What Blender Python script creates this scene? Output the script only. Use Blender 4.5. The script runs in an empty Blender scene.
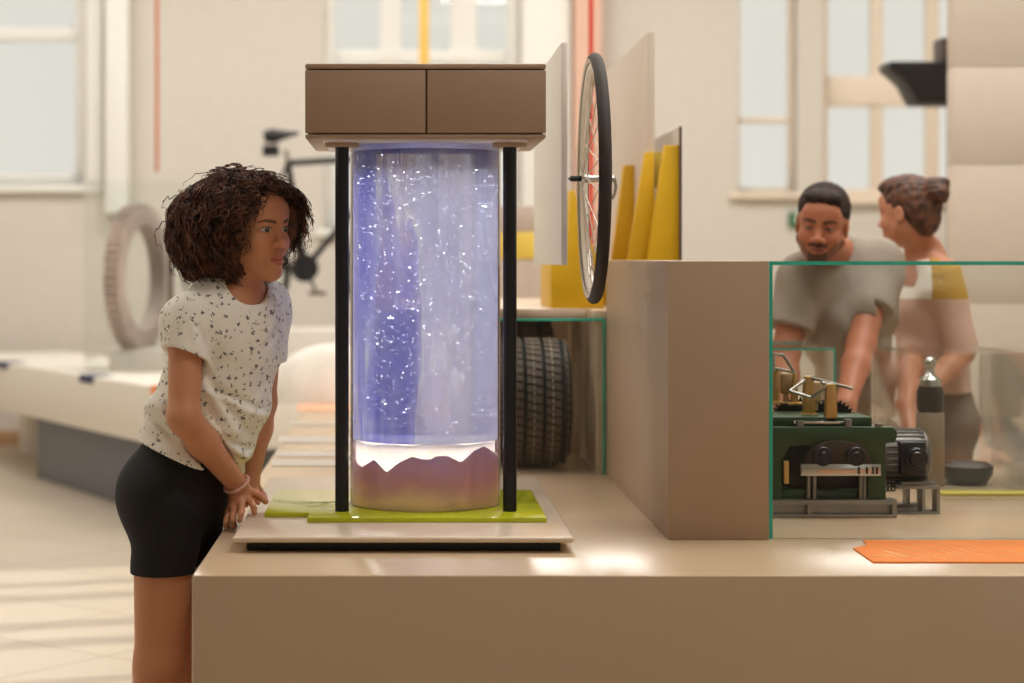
import bpy, bmesh, math, random
import numpy as np
from mathutils import Vector, Matrix
random.seed(7); rng = np.random.default_rng(7)
SC = bpy.context.scene
COL = SC.collection
CX, CY, FPX, EYE = 404.0, 259.0, 2000.0, 1.40      # photograph: vanishing point, focal length (px of a 1024 px frame), eye height

def P(px, py, Y):
    """a point of the place at distance Y read off the photograph"""
    return np.array([(px-CX)*Y/FPX, Y, EYE-(py-CY)*Y/FPX])

# ---------------------------------------------------------------- materials
def lin(c):
    return tuple((v/12.92 if v <= .04045 else ((v+.055)/1.055)**2.4) for v in c)
def mat(name, rgb, rough=.5, metal=0., spec=.5, var=.06, scale=12., bump=0., bscale=60., emit=None, estr=0., trans=0.):
    """procedural principled material; rgb in 0-255 display values"""
    m = bpy.data.materials.new(name); m.use_nodes = True
    nt = m.node_tree; b = nt.nodes['Principled BSDF']
    c = lin([v/255 for v in rgb])
    tc = nt.nodes.new('ShaderNodeTexCoord')
    n = nt.nodes.new('ShaderNodeTexNoise'); n.inputs['Scale'].default_value = scale; n.inputs['Detail'].default_value = 4
    r = nt.nodes.new('ShaderNodeValToRGB')
    r.color_ramp.elements[0].position = .3; r.color_ramp.elements[1].position = .7
    r.color_ramp.elements[0].color = tuple(v*(1-var) for v in c)+(1,)
    r.color_ramp.elements[1].color = tuple(min(1, v*(1+var)) for v in c)+(1,)
    nt.links.new(tc.outputs['Object'], n.inputs['Vector']); nt.links.new(n.outputs['Fac'], r.inputs['Fac'])
    nt.links.new(r.outputs['Color'], b.inputs['Base Color'])
    b.inputs['Roughness'].default_value = rough; b.inputs['Metallic'].default_value = metal
    b.inputs['Specular IOR Level'].default_value = spec
    if bump:
        n2 = nt.nodes.new('ShaderNodeTexNoise'); n2.inputs['Scale'].default_value = bscale; n2.inputs['Detail'].default_value = 5
        bp = nt.nodes.new('ShaderNodeBump'); bp.inputs['Strength'].default_value = bump; bp.inputs['Distance'].default_value = .01
        nt.links.new(tc.outputs['Object'], n2.inputs['Vector']); nt.links.new(n2.outputs['Fac'], bp.inputs['Height'])
        nt.links.new(bp.outputs['Normal'], b.inputs['Normal'])
    if emit:
        b.inputs['Emission Color'].default_value = lin([v/255 for v in emit])+(1,); b.inputs['Emission Strength'].default_value = estr
    return m
def glass_mat(name, tint=(1, 1, 1), refl=1.0, rough=.0):
    """a thin pane: clear with a fresnel reflection"""
    m = bpy.data.materials.new(name); m.use_nodes = True
    nt = m.node_tree; nt.nodes.clear()
    o = nt.nodes.new('ShaderNodeOutputMaterial'); mx = nt.nodes.new('ShaderNodeMixShader')
    t = nt.nodes.new('ShaderNodeBsdfTransparent'); g = nt.nodes.new('ShaderNodeBsdfGlossy')
    f = nt.nodes.new('ShaderNodeFresnel'); f.inputs['IOR'].default_value = 1.45
    mu = nt.nodes.new('ShaderNodeMath'); mu.operation = 'MULTIPLY'; mu.inputs[1].default_value = refl
    t.inputs['Color'].default_value = tuple(tint)+(1,); g.inputs['Roughness'].default_value = rough
    g.inputs['Color'].default_value = (1, 1, 1, 1)
    nt.links.new(f.outputs['Fac'], mu.inputs[0]); nt.links.new(mu.outputs[0], mx.inputs['Fac'])
    nt.links.new(t.outputs[0], mx.inputs[1]); nt.links.new(g.outputs[0], mx.inputs[2]); nt.links.new(mx.outputs[0], o.inputs['Surface'])
    return m

# ---------------------------------------------------------------- objects
ORG = {}
def link(o, parent=None):
    COL.objects.link(o)
    if parent: o.parent = parent
    return o
def tag(o, label=None, cat=None, group=None, kind=None):
    if label: o['label'] = label
    if cat: o['category'] = cat
    if group: o['group'] = group
    if kind: o['kind'] = kind
    return o
def thing(name, label, cat, loc, group=None):
    o = bpy.data.objects.new(name, None); o.location = loc; o.empty_display_size = .05
    link(o); ORG[o.name] = Vector(loc); tag(o, label, cat, group); return o
def origin_of(o):
    return ORG.get(o.name, Vector((0, 0, 0)))
def smooth_by_angle(me, ang=40):
    bm = bmesh.new(); bm.from_mesh(me)
    for f in bm.faces: f.smooth = True
    for e in bm.edges:
        e.smooth = not (len(e.link_faces) == 2 and e.calc_face_angle(0) > math.radians(ang))
    bm.to_mesh(me); bm.free()
def obj(name, bm, m, parent=None, smooth=40, label=None, cat=None, group=None, kind=None):
    """link a bmesh (in world coordinates) as one mesh object"""
    me = bpy.data.meshes.new(name)
    bmesh.ops.recalc_face_normals(bm, faces=bm.faces[:])
    if parent is not None: org = origin_of(parent)
    else:
        co = [v.co for v in bm.verts]
        org = Vector(((min(c.x for c in co)+max(c.x for c in co))/2, (min(c.y for c in co)+max(c.y for c in co))/2, min(c.z for c in co)))
    for v in bm.verts: v.co -= org
    bm.to_mesh(me); bm.free()
    for x in (m if isinstance(m, (list, tuple)) else [m]): me.materials.append(x)
    if smooth: smooth_by_angle(me, smooth)
    o = bpy.data.objects.new(name, me); link(o, parent)
    if parent is None: o.location = org; ORG[o.name] = org
    else: ORG[o.name] = org
    tag(o, label, cat, group, kind); return o
def mesh_obj(name, verts, faces, m, parent=None, colors=None, label=None, cat=None, group=None, kind=None, org=None):
    """link numpy verts/faces (world coordinates) as one smooth mesh object"""
    verts = np.asarray(verts, float)
    if parent is not None: org = origin_of(parent)
    elif org is None:
        lo, hi = verts.min(0), verts.max(0); org = Vector(((lo[0]+hi[0])/2, (lo[1]+hi[1])/2, lo[2]))
    me = bpy.data.meshes.new(name); n = len(verts); fa = np.asarray(faces, np.int32)
    me.vertices.add(n); me.vertices.foreach_set('co', (verts-np.array(org)).astype(np.float32).ravel())
    me.loops.add(fa.size); me.loops.foreach_set('vertex_index', fa.ravel())
    me.polygons.add(len(fa)); me.polygons.foreach_set('loop_start', np.arange(0, fa.size, fa.shape[1], dtype=np.int32))
    me.polygons.foreach_set('use_smooth', np.ones(len(fa), bool))
    me.update(calc_edges=True); me.validate()
    for x in (m if isinstance(m, (list, tuple)) else [m]): me.materials.append(x)
    if colors is not None:
        a = me.color_attributes.new('Col', 'FLOAT_COLOR', 'POINT')
        a.data.foreach_set('color', np.column_stack([colors, np.ones(n)]).astype(np.float32).ravel())
    o = bpy.data.objects.new(name, me); link(o, parent); ORG[o.name] = Vector(org)
    if parent is None: o.location = org
    tag(o, label, cat, group, kind); return o
def copy_tree(o, delta, label=None):
    """a copy of a thing with copies of its parts and sub-parts"""
    c = o.copy(); COL.objects.link(c); c.location = Vector(o.location)+Vector(delta)
    if label: c['label'] = label
    def kids(a, b):
        for ch in a.children:
            d = ch.copy(); COL.objects.link(d); d.parent = b; kids(ch, d)
    kids(o, c); return c

# ---------------------------------------------------------------- shapes added to a bmesh
def B(): return bmesh.new()
def merge(bm, tmp, M=None):
    if M is not None: bmesh.ops.transform(tmp, matrix=M, verts=tmp.verts[:])
    vs = [bm.verts.new(v.co) for v in tmp.verts]
    tmp.verts.index_update()
    for f in tmp.faces:
        try: bm.faces.new([vs[v.index] for v in f.verts]).material_index = f.material_index
        except ValueError: pass
    tmp.free(); return bm
def box(bm, lo, hi, bev=0., seg=2, M=None):
    t = bmesh.new(); bmesh.ops.create_cube(t, size=1.)
    lo, hi = Vector(lo), Vector(hi); c = (lo+hi)/2; s = hi-lo
    for v in t.verts: v.co = Vector((v.co.x*s.x, v.co.y*s.y, v.co.z*s.z))+c
    if bev > 0: bmesh.ops.bevel(t, geom=t.edges[:], offset=bev, segments=seg, affect='EDGES', profile=.5)
    return merge(bm, t, M)
def prism(bm, pts, axis, a, b, bev=0., M=None, seg=2):
    """polygon pts (2-D) extruded along axis from a to b"""
    t = bmesh.new()
    def mk(p, d): return {'x': (d, p[0], p[1]), 'y': (p[0], d, p[1]), 'z': (p[0], p[1], d)}[axis]
    v0 = [t.verts.new(mk(p, a)) for p in pts]; v1 = [t.verts.new(mk(p, b)) for p in pts]; n = len(pts)
    t.faces.new(v0); t.faces.new(v1[::-1])
    for i in range(n): t.faces.new((v0[i], v0[(i+1) % n], v1[(i+1) % n], v1[i]))
    bmesh.ops.recalc_face_normals(t, faces=t.faces[:])
    if bev > 0: bmesh.ops.bevel(t, geom=t.edges[:], offset=bev, segments=seg, affect='EDGES', profile=.5)
    return merge(bm, t, M)
def lathe(bm, prof, n=48, M=None, close=False):
    """profile of (r, z) turned about z; close=True joins last to first (a ring)"""
    t = bmesh.new(); rings = []
    for r, z in prof:
        if r < 1e-6: rings.append([t.verts.new((0, 0, z))]*n)
        else: rings.append([t.verts.new((r*math.cos(2*math.pi*i/n), r*math.sin(2*math.pi*i/n), z)) for i in range(n)])
    m = len(rings)
    for j in range(m if close else m-1):
        a, b = rings[j], rings[(j+1) % m]
        for i in range(n):
            vs = []
            for v in (a[i], a[(i+1) % n], b[(i+1) % n], b[i]):
                if v not in vs: vs.append(v)
            if len(vs) > 2:
                try: t.faces.new(vs)
                except ValueError: pass
    bmesh.ops.recalc_face_normals(t, faces=t.faces[:])
    return merge(bm, t, M)
def frame_of(d):
    d = Vector(d).normalized(); u = d.orthogonal().normalized(); return u, d.cross(u), d
def axis_matrix(loc, zdir, xdir=None):
    z = Vector(zdir).normalized()
    x = Vector(xdir) if xdir else z.orthogonal()
    x = (x-z*x.dot(z)).normalized(); y = z.cross(x)
    return Matrix.Translation(Vector(loc)) @ Matrix((x, y, z)).transposed().to_4x4()
def cyl(bm, a, b, r, n=24, bev=0., r2=None):
    a, b = Vector(a), Vector(b); L = (b-a).length; r2 = r if r2 is None else r2
    bev = min(bev, L*.45)
    prof = [(0, 0), (r-bev, 0), (r, bev), (r2, L-bev), (r2-bev, L), (0, L)] if bev > 0 else [(0, 0), (r, 0), (r2, L), (0, L)]
    return lathe(bm, prof, n, axis_matrix(a, b-a))
def tube(bm, pts, r, n=8, closed=False, taper=None):
    """round tube along a path"""
    pts = [Vector(p) for p in pts]; m = len(pts); rings = []
    u = None
    for i, p in enumerate(pts):
        d = (pts[(i+1) % m]-pts[i-1]) if closed else (pts[min(i+1, m-1)]-pts[max(i-1, 0)])
        d.normalize()
        u = d.orthogonal().normalized() if u is None else (u-d*u.dot(d)).normalized()
        w = d.cross(u); rr = r*(taper[i] if taper else 1)
        rings.append([bm.verts.new(p+u*rr*math.cos(2*math.pi*k/n)+w*rr*math.sin(2*math.pi*k/n)) for k in range(n)])
    for i in range(m if closed else m-1):
        a, b = rings[i], rings[(i+1) % m]
        for k in range(n): bm.faces.new((a[k], a[(k+1) % n], b[(k+1) % n], b[k]))
    if not closed: bm.faces.new(rings[0][::-1]); bm.faces.new(rings[-1])
    return bm
def ball(bm, c, r, n=20, M=None, sc=(1, 1, 1)):
    t = bmesh.new(); bmesh.ops.create_uvsphere(t, u_segments=n, v_segments=max(6, n//2), radius=1.)
    for v in t.verts: v.co = Vector((v.co.x*r*sc[0], v.co.y*r*sc[1], v.co.z*r*sc[2]))
    return merge(bm, t, Matrix.Translation(Vector(c)) @ (M if M is not None else Matrix.Identity(4)))

# ---------------------------------------------------------------- implicit bodies: smooth unions on a grid, meshed by surface nets
def smin(a, b, k):
    if k <= 1e-6: return np.minimum(a, b)
    h = np.clip(.5+.5*(b-a)/k, 0, 1)
    return b*(1-h)+a*h-k*h*(1-h)
class Grid:
    def __init__(s, lo, hi, h):
        s.lo = np.array(lo, float); s.h = h; s.n = np.ceil((np.array(hi)-s.lo)/h).astype(int)+1
        s.ax = [s.lo[i]+h*np.arange(s.n[i]) for i in range(3)]
        s.f = np.full(s.n, .5, np.float32)
    def sub(s, lo, hi):
        i0 = np.maximum(0, np.floor((np.array(lo)-s.lo)/s.h).astype(int)); i1 = np.minimum(s.n, np.ceil((np.array(hi)-s.lo)/s.h).astype(int)+1)
        if np.any(i1 <= i0): return None, None
        sl = tuple(slice(a, b) for a, b in zip(i0, i1))
        p = np.meshgrid(*[s.ax[i][sl[i]] for i in range(3)], indexing='ij')
        return sl, np.stack(p, -1)
def cap(a, b, ra, rb, k=.02, u=None, fu=1., fv=1., op='add'):
    """tapered limb from a to b; with u the section is an ellipse of ra*fu along u and ra*fv across"""
    return dict(t='cap', a=np.array(a, float), b=np.array(b, float), ra=ra, rb=rb, k=k, u=None if u is None else np.array(u, float), fu=fu, fv=fv, op=op)
def ell(c, r, R=None, k=.02, op='add'):
    return dict(t='ell', c=np.array(c, float), r=np.array(r, float), R=np.eye(3) if R is None else np.array(R, float), k=k, op=op)
def prim_bounds(q):
    if q['t'] == 'cap':
        m = max(q['ra'], q['rb'])*max(q['fu'], q['fv'], 1.)
        return np.minimum(q['a'], q['b'])-m, np.maximum(q['a'], q['b'])+m
    m = q['r'].max(); return q['c']-m, q['c']+m
def prim_eval(q, p):
    if q['t'] == 'cap':
        ba = q['b']-q['a']; L2 = max(ba@ba, 1e-12)
        d = p-q['a']; h = np.clip(d@ba/L2, 0, 1)
        e = d-h[..., None]*ba; r = q['ra']+(q['rb']-q['ra'])*h
        if q['u'] is None: return np.sqrt((e*e).sum(-1))-r
        z = ba/math.sqrt(L2); u = q['u']-z*(q['u']@z); u /= np.linalg.norm(u); v = np.cross(z, u)
        eu, ev, ez = e@u, e@v, e@z
        w = np.sqrt((eu/q['fu'])**2+(ev/q['fv'])**2+ez**2)
        return (w-r)*min(q['fu'], q['fv'], 1.)
    l = (p-q['c'])@q['R'].T/q['r']          # rows of R are the local axes
    k0 = np.sqrt((l*l).sum(-1)); k1 = np.sqrt(((l/q['r'])**2).sum(-1))
    return k0*(k0-1)/np.maximum(k1, 1e-9)
def fill(g, prims, pad=0.):
    for q in prims:
        lo, hi = prim_bounds(q); m = q['k']*1.2+4*g.h+pad
        sl, p = g.sub(lo-m, hi+m)
        if sl is None: continue
        d = prim_eval(q, p).astype(np.float32)
        if q['op'] == 'add': g.f[sl] = smin(g.f[sl], d, q['k'])
        else: g.f[sl] = -smin(-g.f[sl], d, q['k'])
    return g
def surface_nets(f, lo, h):
    s = f < 0
    n = np.array(f.shape)
    cs = np.zeros(n-1, np.uint8)
    corners = [(i, j, k) for i in (0, 1) for j in (0, 1) for k in (0, 1)]
    for c in corners: cs += s[c[0]:n[0]-1+c[0], c[1]:n[1]-1+c[1], c[2]:n[2]-1+c[2]]
    act = (cs > 0) & (cs < 8)
    idx = np.full(act.shape, -1, np.int64); ijk = np.argwhere(act); idx[act] = np.arange(len(ijk))
    acc = np.zeros((len(ijk), 3)); cnt = np.zeros(len(ijk))
    val = {c: f[ijk[:, 0]+c[0], ijk[:, 1]+c[1], ijk[:, 2]+c[2]] for c in corners}
    for a in corners:
        for ax in range(3):
            if a[ax]: continue
            b = list(a); b[ax] = 1; b = tuple(b)
            fa, fb = val[a], val[b]; m = (fa < 0) != (fb < 0)
            t = np.where(m, fa/np.where(m, fa-fb, 1), 0)
            pt = np.tile(np.array(a, float), (len(ijk), 1)); pt[:, ax] = t
            acc[m] += pt[m]; cnt[m] += 1
    verts = lo+h*(ijk+acc/np.maximum(cnt, 1)[:, None])
    faces = []
    for ax in range(3):
        o1, o2 = [(1, 2), (2, 0), (0, 1)][ax]
        sl0 = [slice(None)]*3; sl1 = [slice(None)]*3
        sl0[ax] = slice(0, n[ax]-1); sl1[ax] = slice(1, n[ax])
        ch = s[tuple(sl0)] != s[tuple(sl1)]
        e = np.argwhere(ch)
        ok = (e[:, o1] > 0) & (e[:, o2] > 0) & (e[:, o1] < n[o1]-1) & (e[:, o2] < n[o2]-1)
        e = e[ok]
        def cell(d1, d2):
            q = e.copy(); q[:, o1] += d1; q[:, o2] += d2; return idx[q[:, 0], q[:, 1], q[:, 2]]
        q = np.stack([cell(-1, -1), cell(0, -1), cell(0, 0), cell(-1, 0)], 1)
        inside = s[e[:, 0], e[:, 1], e[:, 2]]
        q[~inside] = q[~inside][:, ::-1]
        faces.append(q)
    F = np.concatenate(faces); F = F[(F >= 0).all(1)]
    return verts, F
def relax(V, F, it=2, lam=.5):
    """a little even smoothing that keeps volume"""
    E = np.concatenate([F[:, [0, 1]], F[:, [1, 2]], F[:, [2, 3]], F[:, [3, 0]]]); E = np.concatenate([E, E[:, ::-1]])
    deg = np.maximum(np.bincount(E[:, 0], minlength=len(V)), 1)[:, None]
    for i in range(it):
        for w in (lam, -lam*1.04):
            S = np.stack([np.bincount(E[:, 0], weights=V[E[:, 1], c], minlength=len(V)) for c in range(3)], 1)/deg
            V = V+w*(S-V)
    return V
def keep_faces(V, F, mask_v):
    """faces all of whose vertices are in mask"""
    F = F[mask_v[F].all(1)]; used = np.unique(F); m = np.full(len(V), -1); m[used] = np.arange(len(used))
    return V[used], m[F]
def join(parts):
    Vs, Fs, o = [], [], 0
    for V, F in parts: Vs.append(V); Fs.append(F+o); o += len(V)
    return np.concatenate(Vs), np.concatenate(Fs)
def biggest(V, F):
    """drop specks that are not joined to the main surface"""
    lab = np.arange(len(V))
    while True:
        m = lab[F].min(1); new = lab.copy()
        for c in range(4): np.minimum.at(new, F[:, c], m)
        new = new[new]
        if (new == lab).all(): break
        lab = new
    u, c = np.unique(lab, return_counts=True)
    return keep_faces(V, F, lab == u[c.argmax()])
# ================================================================ camera, sky, sun, added overhead fill lights
cam_d = bpy.data.cameras.new('camera'); cam = bpy.data.objects.new('camera', cam_d); COL.objects.link(cam)
cam.location = (0, 0, EYE); cam.rotation_euler = (math.pi/2, 0, 0)
cam_d.sensor_width = 36; cam_d.lens = FPX/1024*36
cam_d.shift_x = (512-CX)/1024; cam_d.shift_y = -(341.5-CY)/1024
cam_d.dof.use_dof = True; cam_d.dof.focus_distance = 5.0; cam_d.dof.aperture_fstop = 2.0; cam_d.dof.aperture_blades = 7
SC.camera = cam
SC.view_settings.view_transform = 'Standard'; SC.view_settings.look = 'None'; SC.view_settings.gamma = 1
SC.view_settings.use_curve_mapping = False; SC.view_settings.exposure = 0.18
SC.cycles.transparent_max_bounces = 40; SC.cycles.max_bounces = 14; SC.cycles.transmission_bounces = 14
SC.cycles.use_denoising = True; SC.cycles.sample_clamp_indirect = 6.0; SC.cycles.caustics_refractive = True; SC.cycles.caustics_reflective = False
w = bpy.data.worlds.new('sky'); SC.world = w; w.use_nodes = True
bg = w.node_tree.nodes['Background']; bg.inputs['Color'].default_value = lin((.955, .935, .90))+(1,); bg.inputs['Strength'].default_value = .80
def light(name, kind, loc, rot, power, color, **kw):
    d = bpy.data.lights.new(name, kind); d.energy = power; d.color = color
    for k, v in kw.items(): setattr(d, k, v)
    o = bpy.data.objects.new(name, d); COL.objects.link(o); o.location = loc; o.rotation_euler = rot; return o
sun = light('sun', 'SUN', (-9, 0, 9), (0, 0, 0), 4.6, (1, .94, .85), angle=.012)
sun.rotation_euler = Vector((1, .3, -.94)).to_track_quat('-Z', 'Y').to_euler()
WARM = (1, .98, .95)
for x, y, p in ((-3.2, 12.4, 80), (0.2, 12.4, 86), (3.6, 12.2, 88), (1.0, 8.0, 50), (-2.6, 6.6, 62), (3.2, 8.0, 55), (2.3, 5.5, 80)):
    light('overhead_fill', 'AREA', (x, y, 4.85), (0, 0, 0), p, WARM, shape='RECTANGLE', size=2.4, size_y=1.2)  # unseen area lights added overhead to brighten parts of the hall
light('overhead_fill', 'AREA', (1.1, 3.75, 4.85), (0, 0, 0), 42, WARM, shape='RECTANGLE', size=1.2, size_y=.6)  # added overhead fill for the girl's face and chest
light('overhead_fill', 'AREA', (1.0, 1.6, 4.85), (0, 0, 0), 9, WARM, shape='RECTANGLE', size=2.4, size_y=1.2)  # weak added fill in front of the table

# ================================================================ materials of the setting
M = {}
M['wall'] = mat('wall_paint', (212, 205, 194), .85, var=.02)
M['wall_low'] = M['wall']
M['white_paint'] = mat('white_paint', (240, 239, 232), .6, var=.015)
M['cream_paint'] = mat('cream_paint', (232, 216, 196), .6, var=.015)
M['ceil'] = mat('ceiling_paint', (236, 228, 214), .9, var=.01)
M['pane'] = glass_mat('window_glass', (.97, .98, .97), .5)
M['wood'] = mat('baseboard_wood', (176, 140, 104), .5, var=.1)
def floor_mat():
    m = mat('floor_tiles', (214, 200, 180), .32)
    nt = m.node_tree; b = nt.nodes['Principled BSDF']
    tc = nt.nodes.new('ShaderNodeTexCoord'); mp = nt.nodes.new('ShaderNodeMapping'); mp.inputs['Rotation'].default_value = (0, 0, math.radians(38))
    br = nt.nodes.new('ShaderNodeTexBrick'); br.offset = 0; br.inputs['Scale'].default_value = 1
    br.inputs['Brick Width'].default_value = .62; br.inputs['Row Height'].default_value = .62; br.inputs['Mortar Size'].default_value = .006
    br.inputs['Color1'].default_value = lin((.78, .73, .66))+(1,); br.inputs['Color2'].default_value = lin((.76, .71, .64))+(1,)
    br.inputs['Mortar'].default_value = lin((.64, .58, .51))+(1,)
    nt.links.new(tc.outputs['Object'], mp.inputs['Vector']); nt.links.new(mp.outputs[0], br.inputs['Vector'])
    nt.links.new(br.outputs['Color'], b.inputs['Base Color']); return m
M['floor'] = floor_mat()

# ================================================================ the room
X0, X1, Y0, Y1, ZC = -5.2, 7.0, -4.0, 15.0, 5.0
obj('floor', box(B(), (X0-.3, Y0-.3, -.2), (X1+.3, Y1+.35, 0)), M['floor'], kind='structure')
obj('ceiling', box(B(), (X0-.3, Y0-.3, ZC), (X1+.3, Y1+.35, ZC+.2)), M['ceil'], kind='structure')
def pierced(bm, holes, span, zs, plane, a, b):
    """a wall slab with rectangular openings; plane 'y' runs along x, plane 'x' runs along y"""
    us = sorted({span[0], span[1], *[h[0] for h in holes], *[h[1] for h in holes]})
    vs = sorted({zs[0], zs[1], *[h[2] for h in holes], *[h[3] for h in holes]})
    for i in range(len(us)-1):
        j = 0
        while j < len(vs)-1:
            def solid(j): 
                uc, vc = (us[i]+us[i+1])/2, (vs[j]+vs[j+1])/2
                return not any(h[0] < uc < h[1] and h[2] < vc < h[3] for h in holes)
            if not solid(j): j += 1; continue
            k = j
            while k+1 < len(vs)-1 and solid(k+1): k += 1
            if plane == 'y': box(bm, (us[i], a, vs[j]), (us[i+1], b, vs[k+1]))
            else: box(bm, (a, us[i], vs[j]), (b, us[i+1], vs[k+1]))
            j = k+1
    return bm
BW = [(-3.42, -2.40, 1.95, 4.5), (-.60, .86, 1.62, 4.5), (2.50, 2.95, 1.90, 4.5), (3.14, 4.75, 1.86, 4.5)]
obj('wall_back', pierced(B(), BW, (X0, X1), (0, ZC), 'y', Y1, Y1+.35), M['wall'], kind='structure', smooth=0)
LW = [(3.6, 7.95, 1.5, 4.75)]
obj('wall_left', pierced(B(), LW, (Y0, Y1), (0, ZC), 'x', X0-.3, X0), M['wall'], kind='structure', smooth=0)
obj('wall_right', box(B(), (X1, Y0, 0), (X1+.3, Y1, ZC)), M['wall'], kind='structure')
FW = [(3.36, 6.3, 1.12, 3.6)]
obj('wall_front', pierced(B(), FW, (X0, X1), (0, ZC), 'y', Y0-.3, Y0), M['wall'], kind='structure', smooth=0)
obj('baseboard_back', box(B(), (X0, Y1-.025, 0), (X1, Y1, .11), .006), M['wood'], kind='structure')
def window(name, h, ups, bars, m, fw=.07, y=Y1+.14, plane='y', sill=True):
    """frame, uprights (x, half width) and cross bars (z, half height, x from, x to) round the opening h, glazed"""
    f = B(); a, b = y, y+.06
    def bx(u0, u1, z0, z1, d=0.):
        if plane == 'y': box(f, (u0, a-d, z0), (u1, b, z1), .008)
        else: box(f, (a-d, u0, z0), (b, u1, z1), .008)
    bx(h[0], h[0]+fw, h[2], h[3]); bx(h[1]-fw, h[1], h[2], h[3])
    bx(h[0]+fw, h[1]-fw, h[2], h[2]+fw); bx(h[0]+fw, h[1]-fw, h[3]-fw, h[3])
    for u, hw in ups: bx(u-hw, u+hw, h[2]+fw, h[3]-fw)
    for z, hh, u0, u1 in bars: bx(u0, u1, z-hh, z+hh, .02)
    o = obj(name, f, m, kind='structure')
    g = B()
    if plane == 'y': box(g, (h[0]+fw, a+.025, h[2]+fw), (h[1]-fw, a+.031, h[3]-fw))
    else: box(g, (a+.025, h[0]+fw, h[2]+fw), (a+.031, h[1]-fw, h[3]-fw))
    obj('pane', g, M['pane'], o)
    if sill and plane == 'y':
        s = box(B(), (h[0]-.06, Y1-.06, h[2]-.05), (h[1]+.06, y+.02, h[2]), .01); obj('sill', s, m, o)
    return o
window('window_1', BW[0], [], [(3.10, .05, -3.35, -2.47)], M['white_paint'], .09)
window('window_2', BW[1], [(-.10, .08), (.45, .10)], [(2.93, .05, -.51, .77)], M['white_paint'], .08)
window('window_3', BW[2], [], [(2.45, .02, 2.54, 2.91)], M['cream_paint'], .04)
window('window_4', BW[3], [(3.58, .045), (4.0, .05)], [(2.67, .115, 3.20, 4.69)], M['cream_paint'], .07)
ly = [(6.06, .08), (6.44, .08), (7.09, .08), (7.46, .06), (5.35, .05), (4.95, .05), (4.3, .05)]
window('window_5', LW[0], ly, [(2.9, .03, 3.67, 7.88)], M['white_paint'], .07, X0-.2, 'x')
window('window_6', FW[0], [(4.3, .05), (5.3, .05)], [], M['white_paint'], .08, Y0-.2, 'y', sill=False)
obj('trim_1', box(B(), (-2.22, Y1-.16, 1.74), (-2.05, Y1, ZC), .01), M['white_paint'], kind='structure')  # white stands in for sunlight on the window reveal
obj('trim_4', box(B(), (-2.38, Y1-.04, 1.9), (-2.26, Y1, ZC), .008), M['white_paint'], kind='structure')
obj('trim_2', box(B(), (.88, Y1-.12, 1.63), (1.245, Y1, ZC), .01), M['white_paint'], kind='structure')  # white paints in a sunlit reveal beside the middle window
obj('trim_3', box(B(), (1.26, Y1-.2, 0), (1.47, Y1, ZC), .01), mat('red_reflection_tint', (222, 182, 160), .7, var=.02), kind='structure')  # pink stands in for red light reflected from the cable
# pale pillar on the right, laid in big blocks
pl = B()
for z0, z1 in ((0, .62), (.62, 1.20), (1.20, 1.825), (1.825, 2.265), (2.265, 3.2), (3.2, ZC)):
    box(pl, (2.47, 9.0, z0), (3.7, 9.1, z1), .006)
obj('pillar', pl, mat('pillar_paint', (206, 192, 176), .8, var=.02), kind='structure')
# ================================================================ the long display table and what stands on it
M['table'] = mat('table_laminate', (206, 180, 148), .2, var=.02, scale=3, spec=.6)
M['taupe'] = mat('taupe_lacquer', (172, 143, 119), .38, var=.015)
M['slab'] = mat('slab_laminate', (228, 208, 186), .14, var=.02)
M['black'] = mat('black_plastic', (24, 24, 27), .45, var=.1)
M['navy'] = mat('black_anodised_tube', (20, 21, 30), .32, metal=.0, var=.05)
M['lime'] = mat('lime_acrylic', (190, 196, 36), .06, var=.02)
M['white'] = mat('white_board', (236, 230, 220), .5, var=.015)
M['grey_base'] = mat('grey_laminate', (112, 113, 120), .5, var=.03)
M['orange'] = mat('orange_card', (252, 138, 28), .5, var=.03)
M['grey_card'] = mat('grey_card', (188, 180, 168), .5, var=.03)
M['blue_card'] = mat('blue_card', (52, 62, 96), .5)
M['yellow'] = mat('yellow_lacquer', (222, 176, 16), .45, var=.03)
M['glass'] = glass_mat('case_glass', (.988, .996, .992), .5)
M['glass_edge'] = mat('glass_edge_green', (58, 190, 166), .15, var=.1, emit=None)
M['chrome'] = mat('polished_steel', (200, 198, 194), .22, metal=1., var=.04)
M['steel'] = mat('dull_steel', (150, 146, 140), .4, metal=.9, var=.1)
M['brass'] = mat('brass', (206, 164, 96), .4, metal=.45, var=.08)
M['tread'] = mat('dusty_rubber', (98, 86, 76), .75, var=.15, bump=.15, bscale=90)
M['rubber'] = mat('black_rubber', (40, 37, 34), .75, var=.15, bump=.15, bscale=90)
M['green'] = mat('machine_green', (36, 66, 32), .4, var=.1)

TZ = .72                                                    # table top
L = [(-.456, 4.30), (3.6, 4.30), (3.6, 6.66), (1.02, 6.66), (1.02, 9.8), (-.456, 9.8)]
obj('display_table', prism(B(), L, 'z', 0., TZ, .006), M['table'],
    label='long cream display table with a sharp left corner carrying the water column and glass cases', cat='display table')

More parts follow.
